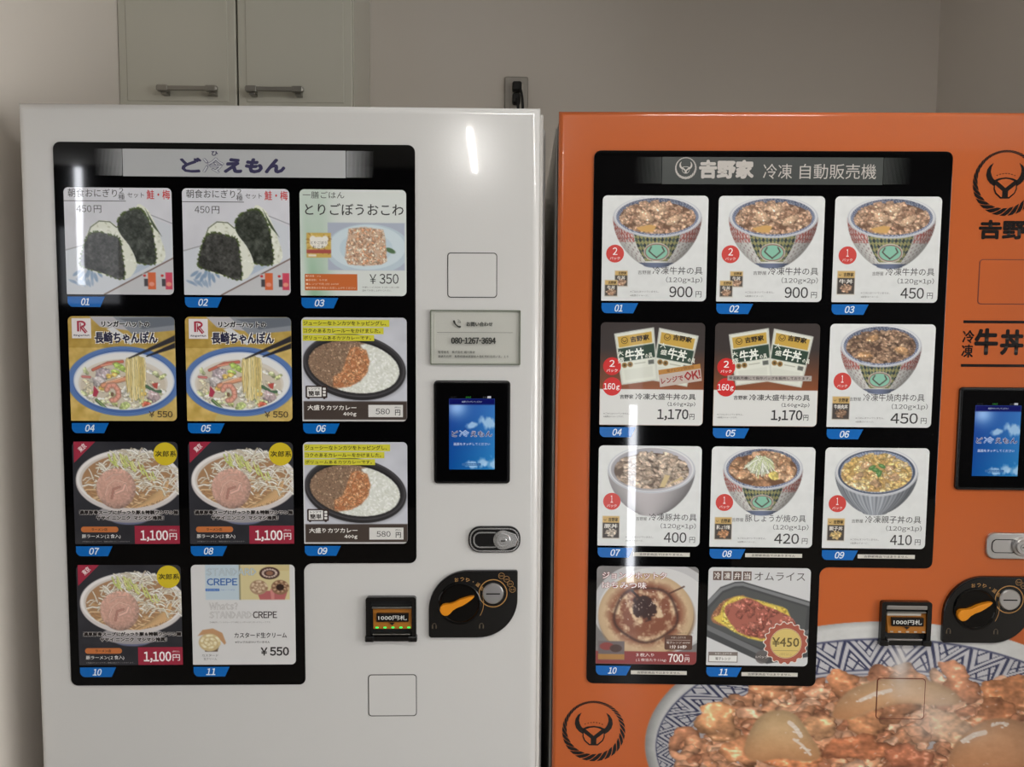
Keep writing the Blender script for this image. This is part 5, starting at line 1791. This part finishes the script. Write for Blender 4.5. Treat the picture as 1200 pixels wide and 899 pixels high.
    o['label'] = 'large printed photograph of a beef bowl with blue zigzag rim'
    # the printed bowl's outer wall is out of the picture below


oni = art_onigiri(); oko = art_okowa(); cha = art_champon(); cur = art_curry(); ram = art_ramen(); cre = art_crepe()
gy = (.52, .20, .42, .195, .455)
b2c = yoshi_canvas('check', ct_beef, 5, gy, 2)
b1c = yoshi_canvas('check', ct_beef, 5, (.535, .20, .415, .195, .455), 1)
yak = yoshi_canvas('check', ct_yakiniku, 15, (.49, .21, .385, .205, .44), 1, [(146, 108, 80), (122, 88, 66), (166, 126, 94)])
por = yoshi_canvas('plain', ct_pork, 25, (.515, .235, .425, .235, .435), 1, [(206, 190, 170), (180, 160, 140)])
gin = yoshi_canvas('check', ct_ginger, 35, (.50, .215, .385, .215, .44), 1, [(206, 140, 90), (190, 120, 70)])
egg = yoshi_canvas('stripe', ct_egg, 45, (.50, .24, .40, .24, .40), 1, [(226, 186, 110), (214, 170, 90)])
for q_ in (oko, cha, cur, ram, cre, b2c, b1c, yak, por, gin, egg): q_.tone()
pou = art_pouches(); hot = art_hotteok(); omu = art_omurice().tone(.78, .9); hot.tone(.78, .95); pou.tone(.9, .95)
CARDS = {
    'white': [
        (oni, ink_onigiri(), 'product card picturing two rice balls, above tab 01'),
        (oni, ink_onigiri(), 'product card picturing two rice balls, above tab 02'),
        (oko, ink_okowa(), 'product card picturing a cube of mixed rice on a pale plate'),
        (cha, ink_champon(), 'champon noodle card with blue-rimmed bowl, above tab 04'),
        (cha, ink_champon(), 'champon noodle card with blue-rimmed bowl, above tab 05'),
        (cur, ink_curry(), 'cutlet curry card with yellow caption, above tab 06'),
        (ram, ink_ramen(0), 'black pork ramen card priced 1,100 yen, above tab 07'),
        (ram, ink_ramen(0), 'black pork ramen card priced 1,100 yen, above tab 08'),
        (cur, ink_curry(), 'cutlet curry card with yellow caption, above tab 09'),
        (ram, ink_ramen(1), 'black pork ramen card priced 1,100 yen, above tab 10'),
        (cre, ink_crepe(), 'pale crepe card with blue heading, priced 550 yen'),
    ],
    'orange': [
        (b2c, yoshi_ink('冷凍牛丼の具', (.485, .96), '(120ｇ×1ｐ)', '900', 2), 'beef bowl card with 2-pack badge, 900 yen, above tab 01'),
        (b2c, yoshi_ink('冷凍牛丼の具', (.485, .96), '(120ｇ×2ｐ)', '900', 2), 'beef bowl card with 2-pack badge, 900 yen, above tab 02'),
        (b1c, yoshi_ink('冷凍牛丼の具', (.50, .96), '(120ｇ×1ｐ)', '450', 1, sx=(.375, .48)), 'beef bowl card with 1-pack badge, 450 yen, above tab 03'),
        (pou, ink_pouches(True), 'large beef pouch card with slanted microwave stamp'),
        (pou, ink_pouches(False), 'large beef pouch card with a straight grey notice strip'),
        (yak, yoshi_ink('冷凍牛焼肉丼の具', (.34, .925), '(120ｇ×1ｐ)', '450', 1, sx=(.21, .32), px0=.61), 'grilled beef bowl card, 450 yen, above tab 06'),
        (por, yoshi_ink('冷凍豚丼の具', (.50, .965), '(120ｇ×1ｐ)', '400', 1, sx=(.375, .48)), 'pork bowl card with plain pale bowl, 400 yen'),
        (gin, yoshi_ink('豚しょうが焼の具', (.34, .93), '(120ｇ×1ｐ)', '420', 1, sx=(.215, .325), px0=.63), 'ginger pork bowl card topped with leek, 420 yen'),
        (egg, yoshi_ink('冷凍親子丼の具', (.41, .95), '(120ｇ×1ｐ)', '410', 1, sx=(.28, .39), px0=.66), 'chicken and egg bowl card, 410 yen'),
        (hot, ink_hotteok(), 'browned round pancake card with red band, 700 yen'),
        (omu, ink_omurice(), 'omelette rice card with starburst price, 450 yen'),
    ]}
mA = machine('white', 'white frozen-food vending machine standing left, under the wall cabinet')
mB = machine('orange', 'orange frozen-food vending machine with beef bowl mural, on the right')
xb = Vector((0.99931306, -0.03698325, -0.00237525)); nb = Vector((0.0370112, 0.99922949, 0.01306124)); zb = Vector((0.00189037, -0.01314018, 0.99991188))
ob = Vector((1.06614413, 0.00170461, 1.81325757)) - zb * ZT
mB.matrix_world = Matrix(((xb.x, nb.x, zb.x, ob.x), (xb.y, nb.y, zb.y, ob.y), (xb.z, nb.z, zb.z, ob.z), (0, 0, 0, 1)))

# ------------------------------------------------------------------ clear contact notice stuck on the white door
cn = bpy.data.objects.new('contact_sign', None); COL.objects.link(cn)
cn.location = (0, -.0003, 0)
tag(cn, 'small clear acrylic contact notice with phone number on the white door', 'sign')
L_, T_, R_, B_ = .8101, .4031, .9915, .5130
slab('sign_backing', rrect(L_ + .001, T_ + .001, R_ - .001, B_ - .001, .001), 0, -.0015, mat('sign_paper', (214, 212, 206), .35), cn)
ring('acrylic_edge', rrect(L_, T_, R_, B_, .0015), rrect(L_ + .0018, T_ + .0018, R_ - .0018, B_ - .0018, .001), 0, -.0062, M_EDGE, cn)
ring('acrylic_edge', rrect(L_ + .0075, T_ + .004, R_ - .006, B_ - .004, .001), rrect(L_ + .0085, T_ + .005, R_ - .007, B_ - .005, .001), -.0014, -.0024, mat('acrylic_inner_line', (214, 216, 204), .3), cn)
slab('sign_pane', rrect(L_ + .0018, T_ + .0018, R_ - .0018, B_ - .0018, .001), -.0045, -.0060, M_CLEAR, cn)
k = Ink(); k.sec = 'sign_lettering'
# unit square over the sign
D = (52, 54, 50)
for (x0, y0, x1, y1, w0) in ((.262, .20, .268, .235, .022), (.266, .23, .285, .275, .018), (.285, .272, .312, .305, .019), (.305, .300, .328, .312, .024)):
    k.line(x0, y0, x1, y1, w0, D)
k.ell(.262, .205, .011, .020, D); k.ell(.327, .305, .013, .018, D)
for rr_ in (.016, .028, .040):
    k.ringp(.297, .235, rr_, rr_ * 1.6, .005, D, 0, -PI * .45, PI * .02, 10)
k.text('お問い合わせ', .40, .215, .69, .295, (70, 72, 68), .03)
k.rect(.075, .405, .915, .412, (110, 112, 106))
k.text('080-1267-3694', .232, .50, .725, .615, D, .035)
k.text('管理者名　株式会社 細川商会', .085, .745, .495, .795, (84, 86, 80), .01, res=1)
k.text('連絡先住所　島根県隠岐郡隠岐の島町西町名田ノ五，１５', .085, .825, .865, .872, (84, 86, 80), .01, res=1)
k.place(L_, T_, R_ - L_, B_ - T_, -.0061, cn, P_INK)
